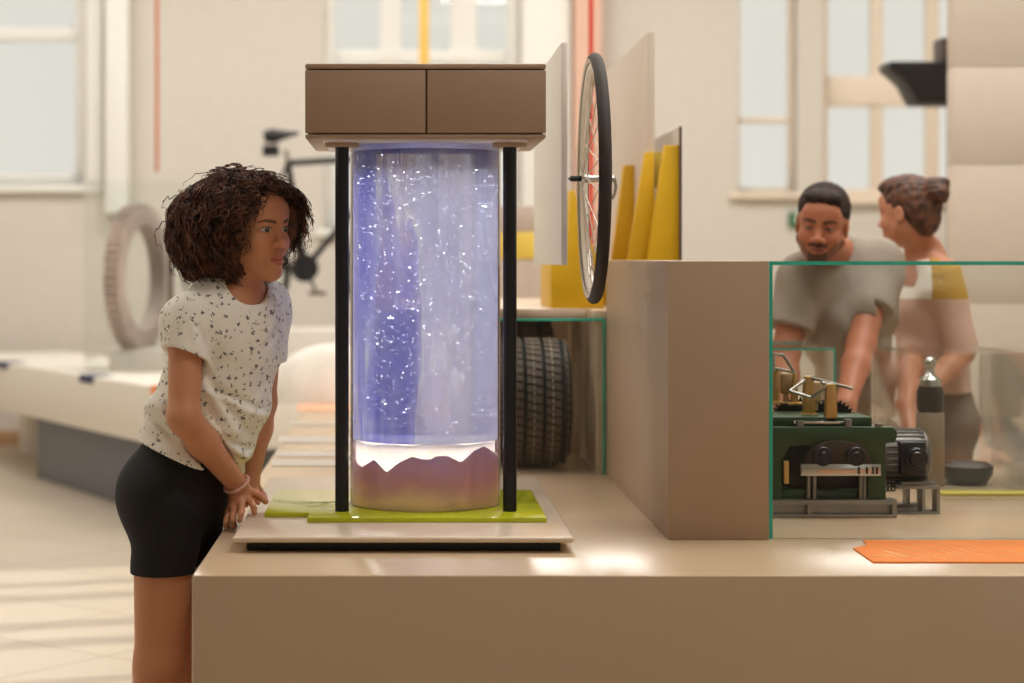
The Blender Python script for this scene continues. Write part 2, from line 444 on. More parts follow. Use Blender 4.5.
# ---------------------------------------------------------------- the glitter water column
T = thing('glitter_tank_exhibit', 'tall clear water column of blue glitter between black posts under a taupe canopy', 'exhibit', (.055, 5.165, TZ))
obj('plinth', box(B(), (-.367, 4.66, TZ), (.365, 5.84, .744), .002), M['black'], T, label='black recessed plinth under the pale slab')
for x in (-.325, .323): obj('plinth_screw', cyl(B(), (x, 4.6605, .732), (x, 4.655, .732), .006, 16, .001), M['black'], T)
obj('base_slab', prism(B(), [(-.397, 4.62), (.393, 4.62), (.393, 5.9), (-.397, 5.9)], 'z', .744, .758, .006, seg=3), M['slab'], T, label='pale slab with a rounded edge')
LZ = .770
obj('base_plate', prism(B(), [(-.236, 4.87), (.348, 4.87), (.348, 5.46), (-.347, 5.46), (-.347, 4.97), (-.236, 4.97)], 'z', .758, LZ, .002), M['lime'], T, label='stepped lime acrylic plate')
for x in (-.155, .2645):
    p = obj('post', cyl(B(), (x, 5.0, LZ), (x, 5.0, 1.682), .0172, 32), M['navy'], T)
    obj('post_collar', cyl(B(), (x, 5.0, 1.679), (x, 5.0, 1.697), .043, 40, .003), M['taupe'], p)
cn = obj('canopy', box(box(box(B(), (-.234, 4.888, 1.700), (.339, 5.452, 1.862)), (-.241, 4.872, 1.694), (.346, 5.462, 1.704), .003), (-.241, 4.870, 1.863), (.346, 5.464, 1.876), .004), M['taupe'], T)
for a, b in ((-.241, .0525), (.0565, .346)):
    obj('canopy_door', box(B(), (a, 4.870, 1.707), (b, 4.888, 1.860), .0025), M['taupe'], cn)
M['under'] = mat('canopy_underside', (246, 240, 244), .4)
obj('underside_panel', box(B(), (-.20, 4.905, 1.690), (.305, 5.43, 1.6945)), M['under'], cn)
TC = (.055, 5.165); R = .190
def tube_glass():
    b = B()
    for r in (R, R+.004): lathe(b, [(r, LZ), (r, 1.690)], 96, Matrix.Translation((TC[0], TC[1], 0)))
    return b
obj('glass_tube', tube_glass(), glass_mat('tube_glass', (.985, .985, .99), .9), T)
def water_mat():
    """cloudy water with upright streaks from blue to near white, paler towards the right"""
    m = bpy.data.materials.new('glitter_water'); m.use_nodes = True
    nt = m.node_tree; nt.nodes.clear(); N = nt.nodes.new; K = nt.links.new
    o = N('ShaderNodeOutputMaterial'); tc = N('ShaderNodeTexCoord')
    mp = N('ShaderNodeMapping'); mp.inputs['Scale'].default_value = (13, 13, 1.1); K(tc.outputs['Object'], mp.inputs['Vector'])
    n = N('ShaderNodeTexNoise'); n.inputs['Scale'].default_value = 1; n.inputs['Detail'].default_value = 4; n.inputs['Distortion'].default_value = .5; K(mp.outputs[0], n.inputs['Vector'])
    mp2 = N('ShaderNodeMapping'); mp2.inputs['Scale'].default_value = (4.2, 4.2, 1.6); mp2.inputs['Location'].default_value = (3.1, .7, .4); K(tc.outputs['Object'], mp2.inputs['Vector'])
    n2 = N('ShaderNodeTexNoise'); n2.inputs['Scale'].default_value = 1; n2.inputs['Detail'].default_value = 3; K(mp2.outputs[0], n2.inputs['Vector'])
    ad = N('ShaderNodeMath'); ad.operation = 'ADD'; K(n.outputs['Fac'], ad.inputs[0]); K(n2.outputs['Fac'], ad.inputs[1])
    sx = N('ShaderNodeSeparateXYZ'); K(tc.outputs['Object'], sx.inputs[0])
    ma = N('ShaderNodeMath'); ma.operation = 'MULTIPLY_ADD'; K(sx.outputs['X'], ma.inputs[0]); ma.inputs[1].default_value = 1.15; K(ad.outputs[0], ma.inputs[2])
    r = N('ShaderNodeValToRGB'); K(ma.outputs[0], r.inputs['Fac'])
    el = r.color_ramp.elements
    el[0].position = .80; el[0].color = lin((.50, .51, .80))+(1,)
    el[1].position = 1.16; el[1].color = lin((.90, .90, .89))+(1,)
    e = el.new(.95); e.color = lin((.66, .66, .87))+(1,)
    e = el.new(1.05); e.color = lin((.80, .80, .88))+(1,)
    tl = N('ShaderNodeBsdfTranslucent'); df = N('ShaderNodeBsdfDiffuse'); K(r.outputs['Color'], tl.inputs['Color']); K(r.outputs['Color'], df.inputs['Color'])
    m1 = N('ShaderNodeMixShader'); m1.inputs['Fac'].default_value = .4; K(tl.outputs[0], m1.inputs[1]); K(df.outputs[0], m1.inputs[2])
    g = N('ShaderNodeBsdfRefraction'); g.inputs['IOR'].default_value = 1.33; g.inputs['Roughness'].default_value = .03; g.inputs['Color'].default_value = (.97, .97, 1, 1)
    m2 = N('ShaderNodeMixShader'); m2.inputs['Fac'].default_value = .55; K(g.outputs[0], m2.inputs[1]); K(m1.outputs[0], m2.inputs[2])
    K(m2.outputs[0], o.inputs['Surface']); return m
SANDW = .935
obj('water', lathe(B(), [(0, SANDW+.003), (R-.003, SANDW+.003), (R-.003, 1.676), (0, 1.676)], 96, Matrix.Translation((TC[0], TC[1], 0))), water_mat(), T)
# sediment: rose sand with a peaked rim against the glass, white powder behind and above it
prof = [(350.5, 465), (360, 472), (372.5, 462.5), (385, 474.5), (398, 464), (411, 457.5), (421, 460), (430, 460.5), (435, 457), (447, 457), (461, 464), (475, 453), (485, 449.5), (493, 455), (501, 466)]
pth = [math.asin(max(-1, min(1, (x-425.4)/75.8))) for x, y in prof]; pz = [EYE-(y-CY)*4.97/FPX for x, y in prof]
def rim_z(t):
    t = math.atan2(math.sin(t), math.cos(t))               # 0 faces the camera
    if abs(t) > math.pi/2: t = math.copysign(math.pi-abs(t), t)*.93
    return float(np.interp(t, pth, pz))
def sediment(r, zf, ri, n=160, lid=None):
    """a bank of sand against the glass from radius r in to ri; lid closes the middle at that height"""
    b = B(); rings = []
    for q, f in ((ri, lambda t: LZ+.001), (r, lambda t: LZ+.001), (r, zf), (r-.35*(r-ri), lambda t: zf(t)+.001), (ri, lambda t: zf(t)-.006)):
        rings.append([b.verts.new((TC[0]+q*math.sin(2*math.pi*i/n), TC[1]-q*math.cos(2*math.pi*i/n), f(2*math.pi*i/n))) for i in range(n)])
    for k in range(5):
        p, q = rings[k], rings[(k+1) % 5]
        for i in range(n): b.faces.new((p[i], p[(i+1) % n], q[(i+1) % n], q[i]))
    if lid: lathe(b, [(0, lid-.006), (ri+.001, lid-.006), (ri+.001, lid), (0, lid+.002)], n, Matrix.Translation((TC[0], TC[1], 0)))
    return b
def grainy(m, f):
    """wet translucent grains: part of the light passes through the bank"""
    nt = m.node_tree; b = nt.nodes['Principled BSDF']; o = nt.nodes['Material Output']
    t = nt.nodes.new('ShaderNodeBsdfTranslucent'); x = nt.nodes.new('ShaderNodeMixShader'); x.inputs['Fac'].default_value = f
    nt.links.new(b.inputs['Base Color'].links[0].from_socket, t.inputs['Color']); nt.links.new(b.outputs[0], x.inputs[1]); nt.links.new(t.outputs[0], x.inputs[2]); nt.links.new(x.outputs[0], o.inputs['Surface']); return m
def sand_mat():
    m = mat('rose_sand', (200, 160, 166), .8)
    nt = m.node_tree; b = nt.nodes['Principled BSDF']; N = nt.nodes.new; K = nt.links.new
    tc = N('ShaderNodeTexCoord'); s = N('ShaderNodeSeparateXYZ'); K(tc.outputs['Object'], s.inputs[0])
    n = N('ShaderNodeTexNoise'); n.inputs['Scale'].default_value = 9; K(tc.outputs['Object'], n.inputs['Vector'])
    a = N('ShaderNodeMath'); a.operation = 'MULTIPLY_ADD'; a.inputs[1].default_value = .12; K(n.outputs['Fac'], a.inputs[0]); K(s.outputs['Z'], a.inputs[2])
    r = N('ShaderNodeValToRGB'); K(a.outputs[0], r.inputs['Fac']); el = r.color_ramp.elements
    el[0].position = .13; el[0].color = lin((.84, .78, .64))+(1,)      # layers of settled sand: tan, mauve, rose, lilac
    el[1].position = .265; el[1].color = lin((.80, .73, .80))+(1,)
    e = el.new(.18); e.color = lin((.78, .66, .66))+(1,)
    e = el.new(.215); e.color = lin((.79, .68, .73))+(1,)
    K(r.outputs['Color'], b.inputs['Base Color'])
    n3 = N('ShaderNodeTexNoise'); n3.inputs['Scale'].default_value = 240; K(tc.outputs['Object'], n3.inputs['Vector'])
    bp = N('ShaderNodeBump'); bp.inputs['Strength'].default_value = .25; K(n3.outputs['Fac'], bp.inputs['Height']); K(bp.outputs[0], b.inputs['Normal']); return m
obj('rose_sand', sediment(R-.0012, rim_z, R-.010), grainy(sand_mat(), .55), T, smooth=60)
def wz(t): return SANDW+.004*math.sin(3*t+1)+.003*math.sin(8*t)
obj('white_sand', sediment(R-.0105, wz, R-.018, lid=SANDW-.004), grainy(mat('white_glitter_sand', (250, 246, 248), .7, var=.03, scale=90), .6), T, smooth=60)
light('sand_fill', 'POINT', (TC[0], TC[1], .84), (0, 0, 0), 2.5, (1, .97, .95), shadow_soft_size=.05)  # fill light added inside the hollow sand to brighten the bank
# glitter: far more flakes than anyone could count, one object
gl = B()
for i in range(15000):
    s = .0009+.0021*random.random()**6
    for _ in range(40):
        a = random.uniform(0, 2*math.pi); rr = (R-.012)*math.sqrt(random.uniform(.0, 1)); 
        if random.random() < .75: rr = R-.0055-.004*random.random()
        x, y = TC[0]+rr*math.sin(a), TC[1]-rr*math.cos(a)
        z = SANDW+.012+(1.66-SANDW)*random.random()**1.15
        d = abs(math.sin(a*1.5+z*5)+.6*math.sin(a*4-z*11))
        if random.random() < .35+.4*d: break
    n = (Vector((0, -.7, .7))+.6*Vector((random.gauss(0, 1), random.gauss(0, 1), random.gauss(0, 1)))).normalized(); u, v, _d = frame_of(n)
    c = Vector((x, y, z)); vs = [gl.verts.new(c+u*s*math.cos(k*math.pi/3)+v*s*math.sin(k*math.pi/3)) for k in range(6)]
    gl.faces.new(vs)
obj('glitter', gl, mat('silver_glitter', (255, 255, 255), .40, metal=1.), T, smooth=0, kind='stuff')
light('column_lamp', 'AREA', (TC[0], TC[1], 1.668), (0, 0, 0), 3.4, (.95, .95, 1.0), shape='DISK', size=.34, spread=1.2)

# ---------------------------------------------------------------- orange label with rows of small print
ol = thing('orange_label', 'flat orange text label lying on the front edge of the display table', 'label', (1.5, 4.62, TZ))
def on_top(px, py): 
    Y = (EYE-TZ)*FPX/(py-CY); return ((px-CX)*Y/FPX, Y)
pts = [on_top(853, 549.5), on_top(873, 563.5), (2.0, on_top(0, 563.5)[1]), (2.0, on_top(0, 541.5)[1]), on_top(863, 541.5), on_top(867, 546.5)]
obj('card', prism(B(), pts, 'z', TZ, TZ+.004, .001), M['orange'], ol)
tx = B()
for k in range(44):
    x = 1.16+k*.0185
    y0, y1 = 4.50, 4.50+.24*(.75+.25*math.sin(k*2.3))
    prism(tx, [(x-.06, y1), (x-.0555, y1), (x+.0045, y0), (x, y0)], 'z', TZ+.004, TZ+.0045)
for k, (x, ln) in enumerate(((1.135, .10), (1.115, .06), (1.095, .03))):
    prism(tx, [(x-.03, 4.53+ln), (x-.018, 4.53+ln), (x+.012, 4.53), (x, 4.53)], 'z', TZ+.004, TZ+.0045)
obj('print', tx, mat('pale_print', (252, 176, 100), .5), ol, smooth=0)

# ---------------------------------------------------------------- flat grey and orange strips along the far table top
def strip(y0, y1, xl, m, label):
    a, b = on_top(xl, y0), on_top(xl, y1)
    obj('table_strip', prism(B(), [(b[0], b[1]), (.15, b[1]), (.15, a[1]), (a[0], a[1])], 'z', TZ, TZ+.003, .0008), m, label=label, cat='table strip', group='strips set into the table top')
strip(437.5, 443, 279, M['grey_card'], 'grey strip on the table top third behind the girl\'s hands')
strip(452, 457, 276, M['grey_card'], 'grey strip on the table top second behind the girl\'s hands')
strip(461, 466.5, 272, M['grey_card'], 'grey strip on the table top just behind the lime plate and slab')
strip(423, 425.5, 290, M['grey_card'], 'thin grey strip on the table top just before the orange strip')
strip(404, 411, 297, mat('faded_orange_card', (234, 176, 138), .5), 'orange strip across the far table top left of the water column')

# ---------------------------------------------------------------- the taupe block and the niche box behind it
obj('display_block', box(B(), (.6395, 4.84, TZ), (.8835, 6.33, 1.3955), .003), mat('block_laminate', (182, 158, 132), .42, var=.015),
    label='tall taupe block standing on the table beside the glass case', cat='display block')
nb = thing('niche_box', 'low cream box behind the taupe block with a glazed niche holding two tyres', 'display box', (.6, 7.2, TZ))
nbx = B()
box(nbx, (.16, 6.60, 1.208), (.93, 8.3, 1.236), .003); box(nbx, (.60, 6.34, 1.208), (.93, 6.60, 1.236), .003); box(nbx, (.612, 6.34, TZ), (.64, 7.5, 1.208)); box(nbx, (.16, 7.5, TZ), (.93, 7.53, 1.208))
box(nbx, (.90, 6.34, TZ), (.93, 7.5, 1.208)); box(nbx, (.16, 8.27, TZ), (.93, 8.3, 1.208))
obj('carcass', nbx, mat('niche_laminate', (226, 204, 176), .4, var=.015), nb)
obj('niche_top_pane', box(B(), (.187, 6.338, 1.204), (.60, 6.60, 1.212)), M['glass'], nb)
gp = obj('niche_pane', box(B(), (.187, 6.33, TZ+.004), (.630, 6.338, 1.204)), M['glass'], nb)
ge = B(); box(ge, (.187, 6.328, 1.204), (.636, 6.34, 1.212)); box(ge, (.630, 6.328, TZ), (.636, 6.34, 1.204)); obj('glass_edge', ge, M['glass_edge'], gp)
M['chalk'] = mat('chalk_marks', (206, 190, 160), .8)
def tyre(name, cx, cy, r, wdt, style, label):
    t = thing(name, label, 'tyre', (cx, cy, TZ), None)
    Mx = axis_matrix((cx, cy, TZ+r), (1, 0, 0), (0, -1, 0)); b = B(); h = wdt/2
    gro = [-.45, -.15, .15, .45] if style == 'road' else [-.33, .33]
    pr = [(r*.55, -h*.8), (r*.72, -h*.98), (r*.86, -h), (r*.945, -h*.93)]
    for g in gro:
        pr += [(r*.975-abs(g)*.02*r, h*(g*1.7-.045)), (r*.925, h*(g*1.7-.03)), (r*.925, h*(g*1.7+.03)), (r*.975-abs(g)*.02*r, h*(g*1.7+.045))]
    pr += [(r*.945, h*.93), (r*.86, h), (r*.72, h*.98), (r*.55, h*.8), (r*.6, 0)]
    lathe(b, pr, 72, Mx, close=True); obj('carcass', b, M['rubber'], t)
    tr = B(); n = 46 if style == 'road' else 26
    lanes = [(-.93, -.80), (-.70, -.31), (-.20, .20), (.31, .70), (.80, .93)] if style == 'road' else [(-.95, -.60), (-.52, .0), (.06, .52), (.60, .95)]
    for li, (a, c) in enumerate(lanes):
        for i in range(n):
            th = 2*math.pi*(i+(.5 if li % 2 else 0))/n; ht = math.pi/n*(.72 if style == 'road' else .86)
            q = [Vector((math.cos(th+s*ht+sk)*rr, math.sin(th+s*ht+sk)*rr, h*zz)) for rr in (r*.93, r*.992-(abs(a+c)/2)**3*.05*r) for zz, sk in ((a, 0), (c, .05 if style == 'road' else 0)) for s in (-1, 1)]
            vs = [tr.verts.new(Mx @ p) for p in q]
            for f in ((0, 1, 3, 2), (4, 6, 7, 5), (0, 4, 5, 1), (2, 3, 7, 6), (0, 2, 6, 4), (1, 5, 7, 3)): tr.faces.new([vs[k] for k in f])
    obj('tread', tr, M['tread'], t, smooth=20)
    if style == 'road':
        for z in (-.02, .62):
            st = B()
            for i in range(60):
                th = 2*math.pi*i/60
                tube(st, [Mx @ Vector((math.cos(th+d)*r*.985, math.sin(th+d)*r*.985, h*z*.78)) for d in (0, .03, .06)], .0016, 5)
            obj('tread_stripe', st, M['chalk'], t)
    return t
tyre('ribbed_tyre', .418, 6.58, .212, .24, 'road', 'smaller tyre with ribbed tread and pale stripes at front of the glazed niche')
tyre('blocky_tyre', .40, 7.10, .236, .25, 'block', 'larger tyre with chunky block tread behind the ribbed tyre in niche')

# ---------------------------------------------------------------- boards, yellow brackets and the spoked wheel above the niche
LT = 1.236
b1 = thing('upright_board', 'white upright board edge-on left of the spoked wheel on a yellow foot', 'display board', (.44, 6.9, LT))
obj('panel', box(B(), (.430, 5.47, 1.383), (.447, 6.62, 1.992), .002), M['white'], b1)
fb = B()
def plate(bm, pxs, Y, th=.035, base=LT):
    """an upright plate standing on the ledge, outline read at distance Y; points below the ledge are clipped to it"""
    q = []
    for x, y in pxs:
        p = P(x, y, Y); q.append((p[0], max(p[2], base)))
    return prism(bm, q, 'y', Y, Y+th, .003)
plate(fb, [(551, 320), (551, 264), (566, 264), (570.5, 190), (575, 190), (583, 225), (600, 262), (604, 320)], 6.64, .5)
obj('yellow_foot', fb, M['yellow'], b1)
b2 = thing('upright_board', 'tall white upright board on a yellow bracket between wheel and clear panel', 'display board', (.8, 6.9, LT))
obj('panel', box(B(), (.806, 6.62, 1.33), (.830, 8.05, 2.15), .002), mat('beige_board', (214, 198, 182), .5, var=.015), b2)
f2 = B(); plate(f2, [(622, 330), (628, 260), (645, 152), (654.5, 152), (654.5, 330)], 6.58, .04); f2b = plate(B(), [(600, 330), (612, 258), (624, 165), (634.5, 165), (634.5, 330)], 7.0, .05)
obj('yellow_bracket', f2, M['yellow'], b2); obj('yellow_bracket', f2b, M['yellow'], b2)
b3 = thing('grey_panel', 'pale grey upright panel with a yellow bracket and yellow tab behind the taupe block', 'display panel', (.89, 6.9, LT))
cp = obj('panel', box(B(), (.889, 6.46, LT), (.895, 7.12, 1.826)), mat('pale_grey_panel', (214, 210, 204), .35), b3)
obj('panel_edge', box(B(), (.888, 6.452, LT), (.8965, 6.462, 1.828)), mat('acrylic_edge', (84, 74, 68), .3), b3)
f3 = B(); plate(f3, [(634, 330), (648, 258), (665, 145), (679, 145), (679, 330)], 6.47, .05); obj('yellow_bracket', f3, M['yellow'], b3)
f4 = B(); a4 = P(654.5, 188, 6.75); c4 = P(669, 152, 6.75); box(f4, (a4[0], 6.72, a4[2]), (c4[0], 6.75, c4[2]), .002); obj('yellow_tab', f4, mat('pale_yellow', (214, 184, 66), .5), b3)

W = thing('spoked_wheel', 'bicycle wheel with black tyre standing edge-on on an axle beside white board', 'wheel', (.51, 5.40, 1.617))
WC = Vector((.512, 5.40, 1.617)); Mw = axis_matrix(WC, (1, 0, 0), (0, 0, 1)); RT = .339
M['tyre_black'] = mat('worn_tyre', (54, 45, 40), .7, var=.12)
ty = B(); lathe(ty, [(RT-.017+.017*math.cos(a), .0165*math.sin(a)) for a in [2*math.pi*i/16 for i in range(16)]], 120, Mw, close=True)
obj('tyre', ty, M['tyre_black'], W)
ri = B(); lathe(ri, [(RT-.030, -.0125), (RT-.031, .0125), (RT-.043, .011), (RT-.050, 0), (RT-.043, -.011)], 120, Mw, close=True)
obj('rim', ri, mat('rim_alloy', (232, 222, 206), .3, metal=.15, var=.03), W)
wt = B(); lathe(wt, [(RT-.0285, -.0158), (RT-.016, -.0178), (RT-.0165, -.0170), (RT-.029, -.0145)], 120, Mw, close=True); obj('tyre_wall', wt, mat('cream_sidewall', (214, 200, 178), .6), W)
hb = B(); lathe(hb, [(0, -.034), (.021, -.034), (.021, -.030), (.011, -.026), (.009, 0), (.011, .026), (.021, .030), (.021, .034), (0, .034)], 32, Mw); obj('hub', hb, M['chrome'], W)
sp = B()
for i in range(32):
    side = -1 if i % 2 else 1; a0 = 2*math.pi*i/32; ah = a0+(1.05 if (i//2) % 2 else -1.05)
    p0 = Mw @ Vector((.0185*math.cos(ah), .0185*math.sin(ah), .032*side)); p1 = Mw @ Vector(((RT-.047)*math.cos(a0), (RT-.047)*math.sin(a0), 0))
    tube(sp, [p0, p1], .0017, 6)
obj('spokes', sp, mat('pale_spokes', (226, 212, 196), .3, metal=.2), W)
ax = B(); cyl(ax, WC-Vector((.069, 0, 0)), WC+Vector((.05, 0, 0)), .0045, 16); obj('axle', ax, M['steel'], W)
nu = B(); cyl(nu, WC-Vector((.064, 0, 0)), WC-Vector((.034, 0, 0)), .008, 16, .002); obj('axle_nut', nu, M['black'], W)
lv = B(); cyl(lv, WC+Vector((.036, 0, 0)), WC+Vector((.058, 0, 0)), .0085, 16, .002); tube(lv, [WC+Vector(p) for p in ((.056, 0, 0), (.060, -.002, -.02), (.056, -.004, -.042), (.048, -.004, -.055))], .0045, 8)
obj('quick_release_lever', lv, M['chrome'], W)

# hanging cables in the open hall
def cable(px, py, Y, m, nm, label):
    x = P(px, 0, Y)[0]; z = P(px, py, Y)[2]; b = B()
    tube(b, [(x, Y, ZC), (x, Y, (z+ZC)/2), (x, Y, z)], .011, 10); cyl(b, (x, Y, ZC-.03), (x, Y, ZC), .04, 20, .005)
    obj(nm, b, m, label=label, cat='cable')
cable(157, 172, 12.3, mat('orange_cable', (214, 120, 78), .5), 'hanging_cable', 'orange cable hanging down to the glass case behind the girl')
cable(591, 410.1, 9.0, mat('red_cable', (214, 54, 22), .5), 'hanging_cable', 'red cable hanging behind the spoked wheel')
ys = B(); p_ = P(424, 120, 14.4); box(ys, (p_[0]-.035, 14.39, p_[2]), (p_[0]+.035, 14.41, ZC), .003)
obj('hanging_strap', ys, mat('yellow_strap', (234, 190, 92), .6), label='yellow strap hanging before the middle window above the taupe canopy', cat='strap')
# ================================================================ the big glass case on the right and the machine in it
def glass_case(name, label, lo, hi, th=.008, e=.006, group=None, back=True, edges=True, sides='both'):
    c = thing(name, label, 'glass case', ((lo[0]+hi[0])/2, (lo[1]+hi[1])/2, lo[2]), group)
    def pane(nm, a, b): return obj(nm, box(B(), a, b), M['glass'], c)
    f = pane('front_pane', (lo[0]+th, lo[1], lo[2]), (hi[0]-th, lo[1]+th, hi[2]-th))
    if back: pane('back_pane', (lo[0]+th, hi[1]-th, lo[2]), (hi[0]-th, hi[1], hi[2]-th))
    pane('side_pane', (lo[0], lo[1], lo[2]), (lo[0]+th, hi[1], hi[2]-th))
    if sides == 'both': pane('side_pane', (hi[0]-th, lo[1], lo[2]), (hi[0], hi[1], hi[2]-th))
    t = pane('top_pane', (lo[0], lo[1], hi[2]-th), (hi[0], hi[1], hi[2]))
    if edges:
        d = .0008
        for q0, q1, ok in (((lo[0], lo[1]-d, hi[2]-e), (hi[0], lo[1], hi[2]), 1), ((lo[0], hi[1], hi[2]-e), (hi[0], hi[1]+d, hi[2]), 1),
                           ((lo[0], lo[1]-d, lo[2]), (lo[0]+e, lo[1], hi[2]-e), 1), ((hi[0]-e, lo[1]-d, lo[2]), (hi[0], lo[1], hi[2]-e), sides == 'both')):
            if ok: obj('polished_edge', box(B(), q0, q1), M['glass_edge'], c)
    return c
glass_case('glass_case', 'large clear glass case with green edges housing the green machine beside taupe block', (.8875, 4.862, TZ), (2.9, 5.66, 1.394), .01, .0085, sides='left')

YM = 5.25
mc = thing('geared_machine', 'green geared machine with brass arms and steel rods inside the large glass case', 'machine', (1.11, 5.42, TZ))
def px_box(bm, x0, x1, y0, y1, Y, depth, bev=.003):
    a, b = P(x0, y1, Y), P(x1, y0, Y); return box(bm, (a[0], Y, a[2]), (b[0], Y+depth, b[2]), bev)
ra = B()
for Y in (YM, YM+.30):
    a, b = P(745, 519, YM), P(897, 500, YM)
    box(ra, (a[0], Y, b[2]-.012), (b[0], Y+.05, b[2]), .001); box(ra, (a[0], Y, TZ+.0005), (b[0], Y+.05, TZ+.010), .001); box(ra, (a[0], Y+.02, TZ+.009), (b[0], Y+.028, b[2]-.010))
    for x in (a[0], 1.06, b[0]-.012): box(ra, (x, Y, TZ+.009), (x+.012, Y+.05, b[2]-.010))
box(ra, (.93, YM+.05, TZ+.03), (.97, YM+.30, TZ+.05)); box(ra, (1.22, YM+.05, TZ+.03), (1.26, YM+.30, TZ+.05))
obj('base_rail', ra, M['steel'], mc)
fr = B()
def outline(bm, pxs, Y, th, bev=.003):
    return prism(bm, [tuple(P(x, y, Y)[[0, 2]]) for x, y in pxs], 'y', Y, Y+th, bev)
for Y, top in ((YM+.01, 0), (YM+.27, 0)):
    ax0 = 748
    outline(fr, [(ax0, 427), (893, 427), (897, 431), (897.5, 437), (895, 442), (886, 443), (886, 500), (868, 500), (868, 462), (858, 446), (790, 446), (782, 462), (782, 500), (ax0, 500)], Y, .022)
px_box(fr, 748, 872, 417, 427, YM+.05, .20); px_box(fr, 748, 885, 490, 500, YM+.03, .24)
obj('frame', fr, M['green'], mc, label='green cast frame')
bp = B(); px_box(bp, 790, 880, 446, 492, YM+.06, .19); obj('gear_housing', bp, mat('dark_iron', (50, 42, 36), .5, metal=.5, var=.1), mc)
ar = B(); c0 = P(838, 452, YM)
prism(ar, [(c0[0]+.085*math.cos(t), c0[2]-.02+.05*math.sin(t)) for t in np.linspace(0, math.pi, 18)]+[(c0[0]-.085, c0[2]-.045), (c0[0]+.085, c0[2]-.045)], 'y', YM-.004, YM+.03, .004)
gh = obj('bearing_plate', ar, mat('bronze_iron', (72, 58, 46), .45, metal=.6, var=.1), mc)
for x in (822, 855):
    c = P(x, 456, YM); r_ = B(); cyl(r_, (c[0], YM-.02, c[2]), (c[0], YM+.02, c[2]), .026, 32, .003); cyl(r_, (c[0], YM-.028, c[2]), (c[0], YM-.02, c[2]), .013, 24, .002)
    obj('roller', r_, M['black'], gh)
sb = B(); px_box(sb, 801, 881, 464, 476, YM-.018, .016, .0015)
o_ = obj('front_bar', sb, M['chrome'], mc)
sl = B(); 
for x in (858, 866, 872, 876): px_box(sl, x, x+2, 467, 474, YM-.019, .002, 0)
obj('bar_slots', sl, M['black'], o_)
bs = B(); px_box(bs, 784, 789, 461, 484, YM-.002, .01, .001); obj('brass_plate', bs, M['brass'], mc)
for x in (806, 812, 858, 862): 
    c = P(x, 485, YM+.05); rb = cyl(B(), (c[0], YM+.02, c[2]+.03), (c[0], YM+.02, c[2]-.035), .006, 12); obj('adjuster_rod', rb, M['steel'], mc)
for x, y, z_ in ((848, 423, .010), (800, 424, .008), (879, 426, .006)): c = P(x, y, YM+.02); obj('frame_bolt', cyl(B(), (c[0], YM+.02, .945), (c[0], YM+.02, c[2]+z_), .010, 6), M['steel'], mc)
pa = B(); a = P(790, 421, YM+.08); box(pa, (a[0], YM+.03, a[2]-.004), (a[0]+.14, YM+.2, a[2]+.003), .001); obj('top_plate', pa, M['chrome'], mc)
def gear(name, c, r, wdt, n, m):
    g = B(); Mg = axis_matrix(c, (.25, 1, 0), (0, 0, 1)); q = []
    for i in range(n):
        for f, rr in ((-.5, .9), (-.28, .9), (-.18, 1), (.18, 1), (.28, .9)):
            t = 2*math.pi*(i+f)/n; q.append((rr*r*math.cos(t), rr*r*math.sin(t)))
    prism(g, q, 'z', -wdt/2, wdt/2, 0, Mg); lathe(g, [(0, -wdt*.9), (r*.3, -wdt*.9), (r*.3, wdt*.9), (0, wdt*.9)], 32, Mg)
    return obj(name, g, m, mc, smooth=20)
gm = mat('black_iron_gear', (38, 34, 31), .4, metal=.7, var=.1)
c = P(831, 423, YM+.23); gear('toothed_gear', (c[0], YM+.22, c[2]), .068, .026, 34, gm)
c = P(797, 425, YM+.30); gear('toothed_gear', (c[0], YM+.31, c[2]), .078, .022, 40, gm)
M['ceramic'] = mat('pale_ceramic', (196, 164, 120), .35)
def arm(x0, x1, y0, y1, Y):
    b = B(); w0, w1 = (x0+x1)/2, (x1-x0)/2
    outline(b, [(x0-1, y1), (x0+.5, y0+2), (x0+1.5, y0), (x1-1.5, y0), (x1-.5, y0+2), (x1+1, y1)], Y, .028, .003)
    a = P(w0-8, y1, Y); c_ = P(w0+8, y1-2.5, Y); box(b, (a[0], Y-.012, a[2]), (c_[0], Y+.04, c_[2]), .002)
    obj('brass_arm', b, M['brass'], mc)
arm(826.5, 837, 384, 424, YM+.05); arm(804.5, 814.5, 376, 416, YM+.16); arm(793, 798, 373, 405, YM+.26); arm(774, 779, 368, 404, YM+.27)
for x, y, Y in ((815, 392, YM+.2), (786, 383, YM+.31)): 
    bt = B(); p = P(x, y, Y); box(bt, (p[0]-.017, p[1]-.012, p[2]-.03), (p[0]+.017, p[1]+.012, p[2]+.03), .007, 3); cyl(bt, (p[0], p[1], p[2]-.05), (p[0], p[1], p[2]-.02), .008, 12); obj('pale_block', bt, M['ceramic'], mc)
def rod(a, b, r=.0042): obj('linkage_rod', tube(B(), [P(*a), P(*b)], r, 8), M['chrome'], mc)
rod((808, 377, YM+.17), (853, 389, YM+.06)); rod((833, 385, YM+.055), (822, 383, YM+.1)); rod((807, 379, YM+.17), (790, 391, YM+.12))
rod((790, 391, YM+.12), (811, 397.5, YM+.1)); rod((811, 397.5, YM+.1), (829, 386, YM+.06)); rod((774, 368, YM+.27), (796, 373, YM+.27))
rod((774, 354, YM+.27), (783, 355, YM+.27)); rod((783, 355, YM+.27), (795, 373, YM+.27)); rod((774, 354, YM+.27), (774, 371, YM+.27))

